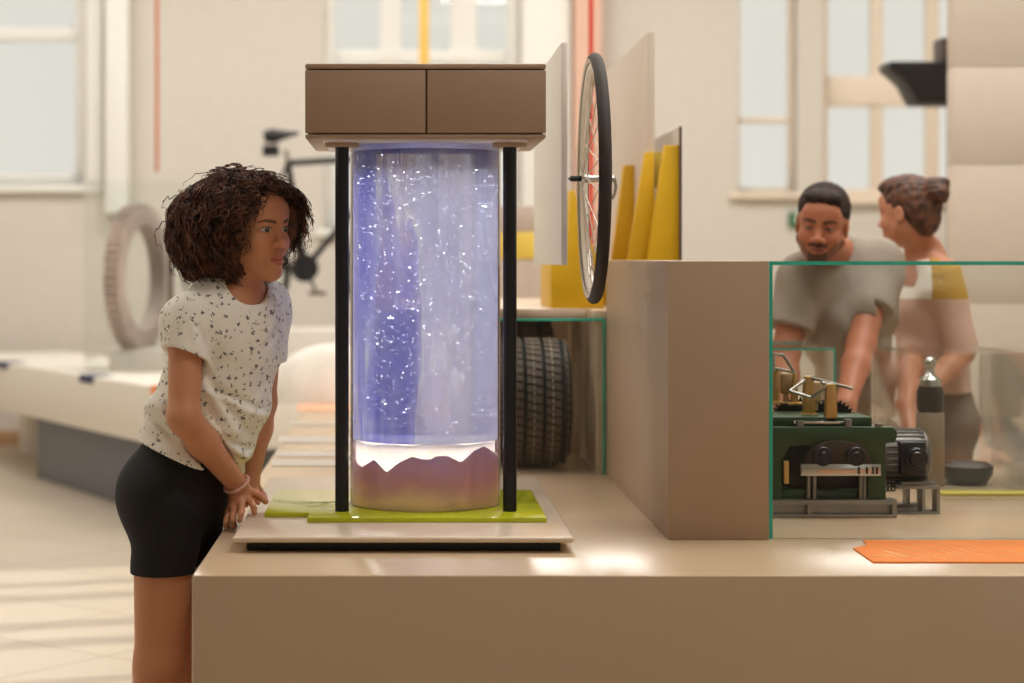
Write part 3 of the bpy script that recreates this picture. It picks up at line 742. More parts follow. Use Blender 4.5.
mo = thing('electric_motor', 'grey electric motor with black cap on a silver bracket beside the green machine', 'motor', (1.345, 5.42, TZ))
YG = 5.33
c = P(918, 462, YG); mb = B(); Mm = axis_matrix((c[0]-.02, YG+.12, c[2]+.004), (1, 0, 0), (0, 0, 1))
lathe(mb, [(0, -.062), (.060, -.062), (.070, -.054), (.074, -.02), (.074, .04), (.068, .066), (.05, .078), (0, .078)], 40, Mm)
obj('motor_body', mb, mat('motor_grey', (118, 112, 106), .4, metal=.5, var=.08), mo)
fi = B()
for i in range(28):
    t = 2*math.pi*i/28; u = Vector((0, math.cos(t), math.sin(t))); p = Vector((c[0]-.02, YG+.12, c[2]+.004))+u*.0745
    tube(fi, [p+Vector((-.05, 0, 0)), p+Vector((.058, 0, 0))], .0028, 5)
obj('cooling_fin', fi, mat('fin_grey', (126, 120, 114), .4, metal=.5), mo)
jb = B(); c1 = P(916, 459, YG); box(jb, (c1[0]-.036, YG+.015, c1[2]-.044), (c1[0]+.032, YG+.07, c1[2]+.044), .006)
j_ = obj('terminal_box', jb, M['black'], mo); kn = B(); cyl(kn, (c1[0], YG+.017, c1[2]), (c1[0], YG-.012, c1[2]), .031, 36, .004); cyl(kn, (c1[0], YG-.011, c1[2]), (c1[0], YG-.02, c1[2]), .022, 36, .004); obj('round_cap', kn, mat('cap_black', (18, 17, 17), .3), j_)
mk = B(); a, b = P(896, 502, YG), P(940, 486, YG); zt = b[2]
for Y in (YG, YG+.16):
    box(mk, (a[0], Y, zt-.008), (b[0], Y+.05, zt), .001); box(mk, (a[0], Y, TZ), (b[0], Y+.05, TZ+.007), .001)
    box(mk, (b[0]-.008, Y, TZ+.006), (b[0], Y+.05, zt-.007)); box(mk, (a[0]+.07, Y, TZ+.006), (a[0]+.078, Y+.05, zt-.007))
box(mk, (a[0]+.02, YG+.02, zt-.002), (b[0]-.004, YG+.2, zt+.008)); box(mk, (1.30, YG+.08, zt+.006), (1.38, YG+.15, c[2]-.05), .003)
obj('motor_bracket', mk, M['steel'], mo)
ch = B()
for k in range(8):
    for j in range(2): p = P(893-k*3.4, 489-j*5, YG+.04); tube(ch, [p+np.array((.006*math.cos(t), 0, .006*math.sin(t))) for t in np.linspace(0, 2*math.pi, 9)[:-1]], .0022, 5, True)
obj('drive_chain', ch, M['black'], mo)

# smaller glass cases and coloured boards further back on the table
glass_case('small_glass_case', 'small empty glass case on the table right in front of the man in grey', (.95, 5.85, TZ), (1.262, 6.35, 1.139), .006, .006)
glass_case('low_glass_case', 'low glass case holding a dark flask on the table before the woman', (1.455, 5.80, TZ), (1.80, 6.25, 1.127), .006, .005, edges=False)
glass_case('low_glass_case', 'second low glass case on the table to the right of the dark flask\'s case', (1.83, 5.80, TZ), (2.7, 6.25, 1.127), .006, .005, edges=False)
fk = thing('lidded_flask', 'dark flask with a round silver stopper inside the low glass case', 'flask', (1.57, 6.0, TZ))
c = P(930, 0, 6.0)[0]; Mf = Matrix.Translation((c, 6.0, 0)); b = B()
zz = lambda y: P(0, y, 6.0)[2]
lathe(b, [(0, TZ), (.040, TZ), (.042, TZ+.006), (.042, zz(414)), (.038, zz(412)), (0, zz(412))], 40, Mf); obj('flask_base', b, mat('tan_base', (150, 128, 104), .5), fk)
b = B(); lathe(b, [(0, zz(412)), (.036, zz(412)), (.040, zz(408)), (.040, zz(392)), (.034, zz(386)), (0, zz(386))], 40, Mf); obj('flask_body', b, mat('dark_flask', (60, 46, 40), .3, metal=.4), fk)
b = B(); lathe(b, [(0, zz(386)), (.033, zz(386)), (.032, zz(379)), (.016, zz(374)), (.012, zz(368)), (0, zz(368))], 40, Mf); obj('flask_neck', b, M['chrome'], fk)
b = B(); ball(b, (c, 6.0, zz(363)), .019, 28); obj('stopper', b, M['chrome'], fk)
def low_disc():
    p = P(967, 426, 6.05); b = B(); lathe(b, [(0, TZ), (.055, TZ), (.075, TZ+.03), (.078, TZ+.055), (.06, TZ+.066), (0, TZ+.07)], 36, Matrix.Translation((p[0], 6.05, 0)))
    obj('iron_weight', b, M['black'], label='low round black iron piece beside the dark flask under glass', cat='weight')
low_disc()
ym = mat('yellow_board', (226, 206, 84), .4, var=.02)
for (x0, x1, y0, y1, lb) in ((942, 1100, 486, 496, 'wide flat yellow board on the table right of the motor'), (898, 936, 453, 460, 'small flat yellow board on the table behind the motor')):
    Ya, Yb = on_top(0, y1)[1], on_top(0, y0)[1]
    if Yb > 6.5: Ya, Yb = 6.27, 6.40
    obj('yellow_board', box(B(), (P(x0, 0, Ya)[0], Ya, TZ), (P(x1, 0, Ya)[0], min(Yb, 5.82) if Yb < 6.2 else Yb, TZ+.008), .002), ym, label=lb, cat='board')

# ================================================================ the left exhibit island, ring case, bicycle and far things
dv = Vector((.466, -.885)); nv = Vector((.885, .466))
def isl(a, b): p = Vector((-2.67, 13.2))+dv*a+nv*b; return (p.x, p.y)
iw = thing('exhibit_island', 'low white exhibit island with a grey recessed base behind the girl', 'exhibit island', (-1.9, 12.3, 0))
obj('island_top', prism(B(), [isl(-1.3, 0), isl(3.35, 0), isl(3.35, .9), isl(-1.3, .9)], 'z', .405, TZ, .01), mat('island_white', (238, 232, 220), .4, var=.01), iw)
obj('island_base', prism(B(), [isl(.50, .10), isl(3.2, .10), isl(3.2, .8), isl(.50, .8)], 'z', 0, .405, .005), M['grey_base'], iw, label='blue-grey recessed base')
obj('island_foot', prism(B(), [isl(-1.2, .5), isl(-1.0, .5), isl(-1.0, .8), isl(-1.2, .8)], 'z', 0, .405, .005), M['white'], iw)
def island_tag(t0, t1, h, m, lb, nm):
    p0, p1 = isl(t0, -.004), isl(t1, -.004); q0, q1 = isl(t0, .12), isl(t1, .12)
    b = B(); prism(b, [p0, p1, q1, q0], 'z', TZ, TZ+.004); b2 = [isl(t0, -.006), isl(t1, -.006), isl(t1, -.0005), isl(t0, -.0005)]
    prism(b, b2, 'z', TZ-h, TZ+.004); obj(nm, b, m, label=lb, cat='label')
def t_at(px):           # distance along the island edge that projects to px
    lo, hi = -1.6, 3.35
    for _ in range(50):
        mid = (lo+hi)/2; x, y = isl(mid, 0)
        if CX+FPX*x/y < px: lo = mid
        else: hi = mid
    return lo
island_tag(t_at(-3), t_at(8), .04, M['blue_card'], 'dark blue tag on the white island edge at far left beneath window', 'edge_tag')
island_tag(t_at(80), t_at(93.5), .04, M['blue_card'], 'dark blue tag on the white island edge below the toothed ring', 'edge_tag')
island_tag(t_at(152), t_at(170), .05, M['orange'], 'orange tag on the white island edge against the girl\'s arm', 'edge_tag')
glass_case('ring_case', 'tall frameless glass case on the white island around the toothed ring', (-1.93, 12.05, TZ), (-1.32, 12.55, 1.87), .008, .006, edges=False)
rg = thing('toothed_ring', 'large worn grey toothed ring standing on edge in the tall glass case', 'toothed ring', (-1.62, 12.3, TZ))
Mr = axis_matrix((P(138, 278, 12.3)[0], 12.3, P(138, 278, 12.3)[2]), (.972, -.235, 0), (0, 0, 1))
b = B(); lathe(b, [(.33, -.05), (.40, -.055), (.435, -.05), (.435, .05), (.40, .055), (.33, .05)], 90, Mr, close=True)
for i in range(54):
    t = 2*math.pi*i/54; c_, s_ = math.cos(t), math.sin(t)
    prism(b, [(.43*c_-.012*-s_, .43*s_-.012*c_), (.43*c_+.012*-s_, .43*s_+.012*c_), (.455*c_+.007*-s_, .455*s_+.007*c_), (.455*c_-.007*-s_, .455*s_-.007*c_)], 'z', -.048, .048, 0, Mr)
obj('ring', b, mat('worn_ring', (184, 168, 157), .6, var=.15, scale=8), rg)
zc = P(138, 278, 12.3)[2]-.45; xr = P(138, 278, 12.3)[0]
b = B(); box(b, (xr-.16, 12.16, TZ), (xr+.16, 12.44, zc+.02), .004); obj('ring_stand', b, M['white'], rg)
b = B(); box(b, (-1.452, 12.34, TZ), (-1.425, 12.365, 1.62), .003); obj('case_post', b, mat('bronze_post', (96, 72, 54), .5), label='thin bronze post standing in the glass case beside the toothed ring', cat='post')

# bicycle on a plinth
YB = 12.8; kp = YB/FPX
pt_ = lambda x, y: np.array(P(x, y, YB))
obj('bicycle_plinth', box(B(), (-1.18, YB-.28, 0), (.55, YB+.28, pt_(0, 328.2)[2]), .006), M['white'], label='plain white plinth under the black bicycle', cat='plinth')
bk = thing('bicycle', 'black bicycle standing side-on on the white plinth behind girl and water column', 'bicycle', (-.4, YB, pt_(0, 327)[2]))
rw, fw_ = pt_(236, 273), pt_(398, 273); bbk = pt_(305, 268); seat_t = pt_(288, 163); head_t = pt_(372, 158); head_b = pt_(377, 183)
f = B(); th_ = .021
for a, c in ((bbk, seat_t), (seat_t, head_t), (head_b, bbk), (head_t, head_b)): tube(f, [a, c], th_, 10)
for s in (-.045, .045):
    o3 = np.array((0, s, 0)); tube(f, [bbk+o3*.6, rw+o3], .009, 8); tube(f, [seat_t+o3*.4, rw+o3], .008, 8)
bm_ = mat('bicycle_black', (34, 32, 32), .35); obj('frame', f, bm_, bk)
fo = B(); tube(fo, [head_t, head_b], .02, 10)
for s in (-.05, .05): tube(fo, [head_b+np.array((0, s, 0)), head_b+np.array((.02, s, -.08)), fw_+np.array((0, s, 0))], .010, 8)
obj('fork', fo, bm_, bk)
hbk = B(); ht = head_t+np.array((-.01, 0, .08)); tube(hbk, [head_t, ht], .014, 8); tube(hbk, [ht+np.array((.06, s, .02)) for s in (-.28, -.15)]+[ht+np.array((.03, 0, 0))]+[ht+np.array((.06, s, .02)) for s in (.15, .28)], .012, 8)
obj('handlebar', hbk, bm_, bk)
for nm, cc in (('wheel', rw), ('wheel', fw_)):
    Mb = axis_matrix(cc, (0, 1, 0), (0, 0, 1)); b = B(); lathe(b, [(.333+.017*math.cos(t), .017*math.sin(t)) for t in [2*math.pi*i/12 for i in range(12)]], 80, Mb, close=True)
    ow = obj(nm, b, M['rubber'], bk); s_ = B(); lathe(s_, [(.318, -.011), (.318, .011), (.300, 0)], 80, Mb, close=True)
    lathe(s_, [(0, -.03), (.02, -.03), (.02, .03), (0, .03)], 16, Mb)
    for i in range(28): t = 2*math.pi*i/28; tube(s_, [Mb @ Vector((.018*math.cos(t+1), .018*math.sin(t+1), .025*(-1)**i)), Mb @ Vector((.303*math.cos(t), .303*math.sin(t), 0))], .0014, 5)
    obj('rim_and_spokes', s_, M['steel'], ow)
sd = B(); sp_ = pt_(285, 139); tube(sd, [seat_t, pt_(286, 150)], .013, 8); obj('seat_post', sd, M['steel'], bk)
sd = B(); a = pt_(264, 137); e = pt_(299, 131)
tube(sd, [a, a+(e-a)*.25, a+(e-a)*.55, a+(e-a)*.8, e],   .072, 14, taper=[.7, 1, .62, .38, .22])
for v in sd.verts: v.co.z = a[2]+(v.co.z-a[2])*.7
sdl = obj('saddle', sd, bm_, bk); b = B(); box(b, tuple(pt_(263, 156)-np.array((0, .05, 0))), tuple(pt_(279, 145)+np.array((0, .05, 0))), .01); obj('saddle_bag', b, M['black'], bk)
cr = B(); cyl(cr, bbk-np.array((0, .05, 0)), bbk-np.array((0, .04, 0)), .09, 40); cyl(cr, bbk-np.array((0, .07, 0)), bbk+np.array((0, .07, 0)), .018, 16)
tube(cr, [bbk-np.array((0, .065, 0)), pt_(317, 292)-np.array((0, .065, 0))], .010, 8); tube(cr, [bbk+np.array((0, .065, 0)), pt_(293, 244)+np.array((0, .065, 0))], .010, 8); obj('crank', cr, M['black'], bk)
for x, y, s in ((318, 293, -.11), (292, 243, .11)):
    p = pt_(x, y); b = B(); box(b, (p[0]-.055, YB+s-.045, p[2]-.012), (p[0]+.055, YB+s+.045, p[2]+.012), .004); obj('pedal', b, mat('pedal_brown', (92, 66, 50), .5), bk)

# pale domed exhibit, yellow-topped plinth and other far pieces on the left table leg
b = B(); c_ = P(310, 0, 9.4); zt = P(0, 345, 9.4)[2]
ball(b, (c_[0]+.10, 9.58, TZ), .30, 32, sc=(1.1, .68, (zt-TZ)/.30))
bmesh.ops.bisect_plane(b, geom=b.verts[:]+b.edges[:]+b.faces[:], plane_co=(0, 0, TZ), plane_no=(0, 0, -1), clear_outer=True)
bmesh.ops.holes_fill(b, edges=[e for e in b.edges if e.is_boundary])
obj('domed_exhibit', b, mat('pale_plaster', (236, 230, 220), .6), label='pale domed plaster form on the far table end left of the water column', cat='exhibit')
yb = thing('yellow_topped_plinth', 'grey plinth with a yellow band seen between black post and white board', 'plinth', (.55, 9.2, TZ))
a, c_ = P(500, 0, 9.2)[0], P(560, 0, 9.2)[0]; z1, z0 = P(0, 232, 9.2)[2], P(0, 259, 9.2)[2]
obj('plinth_body', box(box(B(), (a, 9.2, TZ), (c_, 9.5, z0), .003), (a, 9.2, z1), (c_, 9.5, P(0, 206, 9.2)[2]), .003), mat('warm_grey', (196, 180, 166), .6), yb)
obj('yellow_band', box(B(), (a-.004, 9.196, z0), (c_+.004, 9.504, z1), .003), mat('band_yellow', (232, 202, 90), .5), yb)
# black machine arm beside the pillar, on its own post
am = thing('machine_arm', 'black steel machine arm on a slim post jutting out beside the pale pillar', 'machine arm', (2.75, 10.4, 0))
b = B(); q = lambda x, y: tuple(P(x, y, 10.4)[[0, 2]])
prism(b, [q(885, 63), q(885.5, 70), q(893, 76), q(903, 85), q(909, 97), q(914, 105), q(985, 105), q(985, 63)], 'y', 10.3, 10.55, .01)
obj('arm', b, M['black'], am); b = B(); prism(b, [q(938, 39), q(938, 63), q(985, 63), q(985, 39)], 'y', 10.32, 10.5, .006); obj('arm_block', b, mat('iron_grey', (84, 74, 70), .5), am)
b = B(); prism(b, [q(949.5, 105), (P(949.5, 0, 10.4)[0], 0), (P(966, 0, 10.4)[0], 0), q(966, 105)], 'y', 10.38, 10.46, .003); obj('post', b, mat('brown_post', (70, 50, 38), .5), am)
# green sign on the back wall by the man's head
sg = thing('exit_sign', 'small green and white sign on the back wall behind the man', 'sign', (P(796, 0, 14.9)[0], 14.98, P(0, 226, 14.98)[2]))
a, c_ = P(789, 227, 14.97), P(803, 212, 14.97); obj('sign_plate', box(B(), (a[0], 14.965, a[2]), (c_[0], 14.998, c_[2]), .004), mat('sign_green', (58, 110, 70), .5), sg)
b = B(); box(b, (a[0]+.052, 14.962, a[2]+.02), (a[0]+.092, 14.966, c_[2]-.015)); obj('sign_mark', b, M['white'], sg)
# ================================================================ people
def unit(v): v = np.array(v, float); return v/np.linalg.norm(v)
class Head:
    """a head frame: x to the person's left, y forward, z up, origin between the ears at eye level"""
    def __init__(s, o, F, up=(0, 0, 1), sc=1.):
        s.o = np.array(o, float); s.F = unit(F); s.L = unit(np.cross(up, s.F)); s.U = np.cross(s.F, s.L); s.sc = sc
        s.R = np.array([s.L, s.F, s.U])
    def w(s, x, y, z): return s.o+s.sc*(x*s.L+y*s.F+z*s.U)
    def loc(s, V): return (V-s.o)@s.R.T/s.sc
def head_prims(H, jaw=1., nose=1., lips=1., md=0.):
    q = []; c = H.sc
    E = lambda p, r, k, op='add': q.append(ell(H.w(*p), np.array(r)*c, H.R, k*c, op))
    C = lambda a, b, ra, rb, k, op='add': q.append(cap(H.w(*a), H.w(*b), ra*c, rb*c, k*c, op=op))
    E((0, -.016, .040), (.074, .096, .078), .001)
    E((0, .014, -.018), (.063, .074, .086), .03)
    C((0, .046, -.078-md*.6), (0, .060, -.098-md*.6), .034*jaw, .020*jaw, .025)
    for m in (-1, 1):
        C((m*.050*jaw, .002, -.052), (m*.016, .056, -.098-md*.6), .020, .015, .028)
        E((m*.036, .058, -.034), (.025, .022, .026), .022)
        C((m*.046, .058, .020), (m*.010, .079, .017), .010, .010, .02)
    E((0, .066, .050), (.05, .022, .030), .03)
    for m in (-1, 1):
        E((m*.0315, .0935, .000), (.019, .0125, .0105), .012, 'sub')
        E((m*.0315, .0690, 0), (.0128, .0128, .0128), .001)
        C((m*.0185, .0780, .0015), (m*.0300, .0828, .0070), .0026, .0030, .004); C((m*.0300, .0828, .0070), (m*.0450, .0735, .0020), .0030, .0026, .004)
        C((m*.0185, .0780, -.0020), (m*.0310, .0808, -.0068), .0024, .0026, .004); C((m*.0310, .0808, -.0068), (m*.0450, .0735, -.0010), .0026, .0024, .004)
    C((0, .082, .010), (0, .1015*1, -.027), .0072*nose, .0095*nose, .013)
    E((0, .1040, -.0315), (.0112*nose, .0098, .0092), .007)
    for m in (-1, 1):
        E((m*.0130*nose, .0925, -.0360), (.0090, .0108, .0080), .005)
        E((m*.0062, .1005, -.0425), (.0036, .0048, .0034), .003, 'sub')
    E((0, .074, -.066-md), (.027, .017, .021), .014)
    C((0, .0875, -.049-md), (0, .0905, -.0555-md), .0048, .0048, .006)
    for m in (-1, 1):
        C((m*.0215, .0800, -.0648-md), (m*.0060, .0912, -.0598-md), .0028*lips, .0050*lips, .005); C((m*.0060, .0912, -.0598-md), (0, .0910, -.0608-md), .0050*lips, .0046*lips, .003)
        C((m*.0200, .0800, -.0672-md), (0, .0900, -.0722-md), .0030*lips, .0066*lips, .005)
        C((m*.0225, .0850, -.0655-md), (0, .0985, -.0655-md), .0010, .0014, .003, 'sub')
    E((0, .070, -.099-md*.6), (.019, .0155, .015), .016)
    for m in (-1, 1):
        E((m*.0765, -.016, -.010), (.0075, .019, .031), .006); E((m*.083, -.012, -.008), (.004, .011, .02), .004, 'sub')
    return q
def face_colors(H, V, col, skin, lip, brow, eye=(.16, .09, .05), gaze=(0, 0), beard=None, brow_w=1., md=0., opn=1., brow_z=.0215, iris=.0060, white=(.50, .44, .40)):
    """face pigment (lips, brows, lashes, eyes, beard) plus painted crease shade and eye glint"""
    l = H.loc(V); x, y, z = l.T; ax = np.abs(x); fr = y > .035
    zm = z+md
    def put(m, c, a=1.): col[m] = col[m]*(1-a)+np.array(c)*a
    cheek = np.exp(-(((ax-.04)/.02)**2+((z+.035)/.02)**2))*fr
    col += (cheek*.10)[:, None]*(np.array([skin[0]*1.15, skin[1]*.78, skin[2]*.7])-col)
    if beard is not None:
        bc, full = beard
        dz = np.abs(z+.066)
        g = fr & (((ax < .030) & (z < -.046) & (z > -.115) & ((np.hypot(ax/.030, (z+.066)/.014) > 1.0) | (z > -.056)) ) )
        g2 = (z < -.040-.55*np.clip(.055-ax, 0, 1)*0) & (z < -.02-1.1*(.075-ax)) & (y > -.02) & (z > -.13)
        put(g2, bc, .55*full); put(g, bc, .9)
    up = fr & (ax < .0225) & (y > .079) & (zm > -.0655) & (zm < -.0548-.35*np.abs(ax-.006))
    lo = fr & (ax < .0215) & (y > .079) & (zm <= -.0655) & (zm > -.0792+.011*(ax/.0215)**2)
    put(up, lip, .85); put(lo, lip, .75); put(fr & (ax < .023) & (np.abs(zm+.0656) < .0011) & (y > .076), np.array(lip)*.35, .8)  # dark mouth line: shade of the lip crease painted in
    put(fr & (y > .095) & (np.hypot(ax-.0062, z+.0425) < .0034), np.array(skin)*.25, .8)  # nostril shade painted darker than the skin
    bz = brow_z+.0045*np.sin(np.clip((ax-.012)/.042, 0, 1)*2.3)-.004*np.clip((ax-.04)/.015, 0, 1)
    put(fr & (ax > .011) & (ax < .053) & (np.abs(z-bz) < .0036*brow_w*(1-.55*np.clip((ax-.03)/.023, 0, 1))), brow, .8)
    u = (ax-.0315)/.0135; alm = .0056*opn*np.sqrt(np.clip(1-u*u, 0, 1))
    eye_m = fr & (np.abs(u) < 1) & (np.abs(z) < alm) & (y > .06)
    put(eye_m, white)
    gx = np.where(x > 0, x-.0315, x+.0315)-gaze[0]; gz = z-gaze[1]; rr = np.hypot(gx, gz)
    put(eye_m & (rr < iris), eye); put(eye_m & (rr < iris*.5), (.012, .010, .010))
    put(eye_m & (np.hypot(gx+.0018, gz-.002) < .0010), (.9, .9, .9))  # painted catchlight, a white glint on the iris
    put(fr & (np.abs(u) < 1.12) & (z > 0) & (z-.0056*opn*np.sqrt(np.clip(1-(u/1.12)**2, 0, 1)) > -.0002) & (z-.0056*opn*np.sqrt(np.clip(1-(u/1.12)**2, 0, 1)) < .0024) & (y > .06), (.03, .02, .016), .85)
    put(fr & (np.abs(u) < 1.05) & (z < 0) & (np.abs(z+.0058*np.sqrt(np.clip(1-(u/1.05)**2, 0, 1))) < .0009) & (y > .06), np.array(skin)*.45, .6)
    return col
def skin_mat(name, sss=.08):
    m = bpy.data.materials.new(name); m.use_nodes = True; nt = m.node_tree; b = nt.nodes['Principled BSDF']
    a = nt.nodes.new('ShaderNodeVertexColor'); a.layer_name = 'Col'; nt.links.new(a.outputs['Color'], b.inputs['Base Color'])
    b.inputs['Roughness'].default_value = .48; b.inputs['Specular IOR Level'].default_value = .4
    b.inputs['Subsurface Weight'].default_value = sss; b.inputs['Subsurface Radius'].default_value = (.012, .005, .003); b.inputs['Subsurface Scale'].default_value = .5
    tc = nt.nodes.new('ShaderNodeTexCoord'); n = nt.nodes.new('ShaderNodeTexNoise'); n.inputs['Scale'].default_value = 300
    bp = nt.nodes.new('ShaderNodeBump'); bp.inputs['Strength'].default_value = .05; nt.links.new(tc.outputs['Object'], n.inputs['Vector']); nt.links.new(n.outputs['Fac'], bp.inputs['Height']); nt.links.new(bp.outputs[0], b.inputs['Normal'])
    return m
def bounds(prims, pad=.03):
    lo = np.min([prim_bounds(q)[0] for q in prims if q['op'] == 'add'], 0)-pad; hi = np.max([prim_bounds(q)[1] for q in prims if q['op'] == 'add'], 0)+pad
    return lo, hi
def prune(V, F, least=400):
    """drop loose vertices and specks"""
    lab = np.arange(len(V))
    while True:
        m = lab[F].min(1); new = lab.copy()
        for c in range(4): np.minimum.at(new, F[:, c], m)
        new = new[new]
        if (new == lab).all(): break
        lab = new
    n = np.bincount(lab, minlength=len(V)); return keep_faces(V, F, n[lab] >= least)
def body_mesh(prims, h, fine):
    """one skin: a coarse grid everywhere, finer grids inside the boxes of fine = [(lo, hi, h)]"""
    lo, hi = bounds(prims); g = fill(Grid(lo, hi, h), prims); V, F = surface_nets(g.f, g.lo, h); parts = []
    V = relax(V, F, 2)
    C = V[F].mean(1); inside = np.zeros(len(F), bool)
    for a, b, _ in fine: inside |= ((C > np.array(a)+2.6*h) & (C < np.array(b)-2.6*h)).all(1)
    keep = F[~inside]; used = np.unique(keep); m = np.full(len(V), -1); m[used] = np.arange(len(used)); parts.append((V[used], m[keep]))
    for a, b, hh in fine:
        g = fill(Grid(a, b, hh), prims); v, f = surface_nets(g.f, g.lo, hh); parts.append((relax(v, f, 1), f))
    return prune(*join(parts))
def finger(q, pts, r0, r1, k=.006):
    n = len(pts)-1
    for i in range(n):
        q.append(cap(pts[i], pts[i+1], r0+(r1-r0)*i/n, r0+(r1-r0)*(i+1)/n, k if i == 0 else .003))
def nails(V, col, tips, c, r=.0055):
    for t, d in tips:
        m = np.linalg.norm(V-(np.array(t)+np.array(d)*.006), axis=1) < r; col[m] = col[m]*.4+np.array(c)*.6
def cloth_mesh(prims, body_grid_prims, h, clip, inset=.0015, wrinkle=None, subs=(), hollow=True, sleeves=None):
    """a garment: its own loose form, open where clip > 0, hollowed over the body"""
    lo, hi = bounds(prims+(sleeves[0] if sleeves else [])); g = fill(Grid(lo, hi, h), prims)
    X, Y, Z = np.meshgrid(*g.ax, indexing='ij')
    if wrinkle is not None: g.f += wrinkle(X, Y, Z).astype(np.float32)
    g.f = np.maximum(g.f, clip(X, Y, Z).astype(np.float32))
    if sleeves is not None:
        sp_, sc_, sk = sleeves; gs = fill(Grid(lo, hi, h), sp_)
        if wrinkle is not None: gs.f += .5*wrinkle(X, Y, Z).astype(np.float32)
        gs.f = np.maximum(gs.f, sc_(X, Y, Z).astype(np.float32)); g.f = smin(g.f, gs.f, sk)
    for s_ in subs: fill(g, [s_])
    if hollow:
        gb = fill(Grid(lo, hi, h), body_grid_prims); g.f = np.maximum(g.f, -(gb.f+inset))
    V, F = surface_nets(g.f, g.lo, h); V, F = biggest(V, F); return relax(V, F, 3), F
# ---------------------------------------------------------------- the girl at the water column
G_ = lambda x, y, Y: P(x, y, Y)
girl = thing('person', 'curly-haired girl in a floral white tee and black shorts leaning on the table corner', 'person', (-.60, 5.10, 0))
H = Head(G_(253, 229, 5.06), (.735, -.672, -.03), (-.06, .02, 1), 1.03)
SKIN = np.array(lin((.81, .555, .41)))
hp = head_prims(H, 1.0, 1.1, 1.3, .008)
bp = list(hp)
nb_ = G_(238, 297, 5.075); chest = G_(227, 345, 5.09); waist = G_(208, 405, 5.10); hip = G_(173, 490, 5.11)
ul, uf = np.array((.8, .6, 0)), np.array((.6, -.8, 0)); hl, hf = unit((.5, .85, 0)), unit((.86, -.5, 0))
shR, shL = G_(186, 317, 4.985), G_(267, 303, 5.20)
bp += [cap(H.w(0, -.022, -.06), nb_, .047, .050, .03), cap(nb_, nb_+np.array((-.01, .02, -.05)), .05, .07, .03)]
for s_ in (shR, shL): bp += [cap(nb_+np.array((0, 0, -.012)), s_, .036, .042, .04), cap(nb_+np.array((0, .0, -.05)), s_+np.array((0, 0, -.03)), .05, .045, .04)]
bp += [cap(G_(230, 315, 5.09), chest, .094, .092, .05, u=ul, fu=1.22, fv=.82), cap(chest, waist, .092, .086, .04, u=ul, fu=1.22, fv=.86),
       cap(waist, hip, .088, .112, .05, u=hl, fu=1.18, fv=1.0)]
lower = [bp[-1]]
elR, wrR = G_(184, 418, 4.91), G_(239, 487, 5.055)
elL, wrL = G_(261, 402, 5.24), G_(250, 478, 5.19)
bp += [cap(shR, elR, .044, .039, .03), cap(elR, elR+(wrR-elR)*.35, .039, .038, .02), cap(elR+(wrR-elR)*.35, wrR, .038, .0255, .02)]
bp += [cap(shL, elL, .045, .039, .03), cap(elL, elL+(wrL-elL)*.35, .039, .038, .02), cap(elL+(wrL-elL)*.35, wrL, .038, .025, .02)]
# pelvis, legs, feet
hR, hL = G_(167, 505, 5.03), G_(189, 503, 5.19); kR, kL = G_(158, 664, 5.03), G_(190, 664, 5.20); aR, aL = G_(152, 785, 5.05), G_(172, 782, 5.22)
bp += [ell(hip+np.array((0, 0, -.01)), (.115, .148, .115), np.array([hf, hl, (0, 0, 1)]), .04), ell(G_(160, 497, 5.06), (.084, .09, .095), None, .05), ell(G_(162, 500, 5.19), (.084, .09, .095), None, .05)]
lower += bp[-3:]
for h_, k_, a_ in ((hR, kR, aR), (hL, kL, aL)):
    lower.append(cap(h_, k_, .086, .058, .04)); bp += [lower[-1], cap(k_, k_+(a_-k_)*.35+np.array((-.012, 0, 0)), .055, .055, .03), cap(k_+(a_-k_)*.35+np.array((-.012, 0, 0)), a_, .055, .035, .03), ell(k_+np.array((.02, -.005, .0)), (.042, .045, .05), None, .03),
           cap(a_+np.array((-.02, 0, -.05)), np.array((a_[0]+.085, a_[1]-.02, .045)), .036, .028, .03)]
# right hand: laid over the slab edge, fingers towards the front
def hand(q, wr, kn, mids, tips, thumb, r=1.):
    pal = [wr*.35+k*.65 for k in kn]
    for k in kn: q.append(cap(wr, k, .019*r, .0118*r, .012))
    for a, b in zip(kn[:-1], kn[1:]): q.append(cap(a, b, .0112*r, .0108*r, .008)); 
    for (a, b, c) in zip(kn, mids, tips): finger(q, [a, b, (b+c)/2+(b-(a+c)/2)*.35, c], .0092*r, .0070*r)
    finger(q, thumb, .0125*r, .0080*r, .012)
kn = [G_(247, 499, 5.045), G_(241.5, 503, 5.03), G_(235, 508, 5.03), G_(230, 512.5, 5.045)]
md = [G_(252, 503.5, 5.00), G_(241.5, 510, 4.975), G_(233, 516, 4.985), G_(227, 519, 5.01)]
tp = [G_(254.5, 512.5, 4.985), G_(239.5, 520, 4.955), G_(234.5, 526.5, 4.985), G_(226.5, 527, 5.005)]
th = [wrR*.6+G_(251, 494, 5.05)*.4, G_(253.5, 493.5, 5.05), G_(260, 496.5, 5.035), G_(265.5, 501.5, 5.03)]
hq = []; hand(hq, wrR+np.array((0, 0, -.004)), kn, md, tp, th)
knL = [G_(255, 492, 5.17), G_(250, 493, 5.16), G_(245, 494, 5.16), G_(241, 496, 5.17)]
mdL = [G_(257, 496, 5.12), G_(251, 498, 5.11), G_(245, 500, 5.11), G_(239.5, 503, 5.13)]
tpL = [G_(258, 502.5, 5.10), G_(252, 503.5, 5.09), G_(246, 505, 5.09), G_(239, 508, 5.11)]
thL = [wrL*.6+G_(259, 490, 5.2)*.4, G_(259, 491, 5.2), G_(263, 495, 5.19), G_(265, 500, 5.17)]
hand(hq, wrL, knL, mdL, tpL, thL, .95)
bp += hq
hb = bounds(head_prims(H), .015); hlo = hb[0]; hhi = hb[1]; hlo[2] = H.w(0, 0, -.135)[2]
xb = bounds(hq, .02)
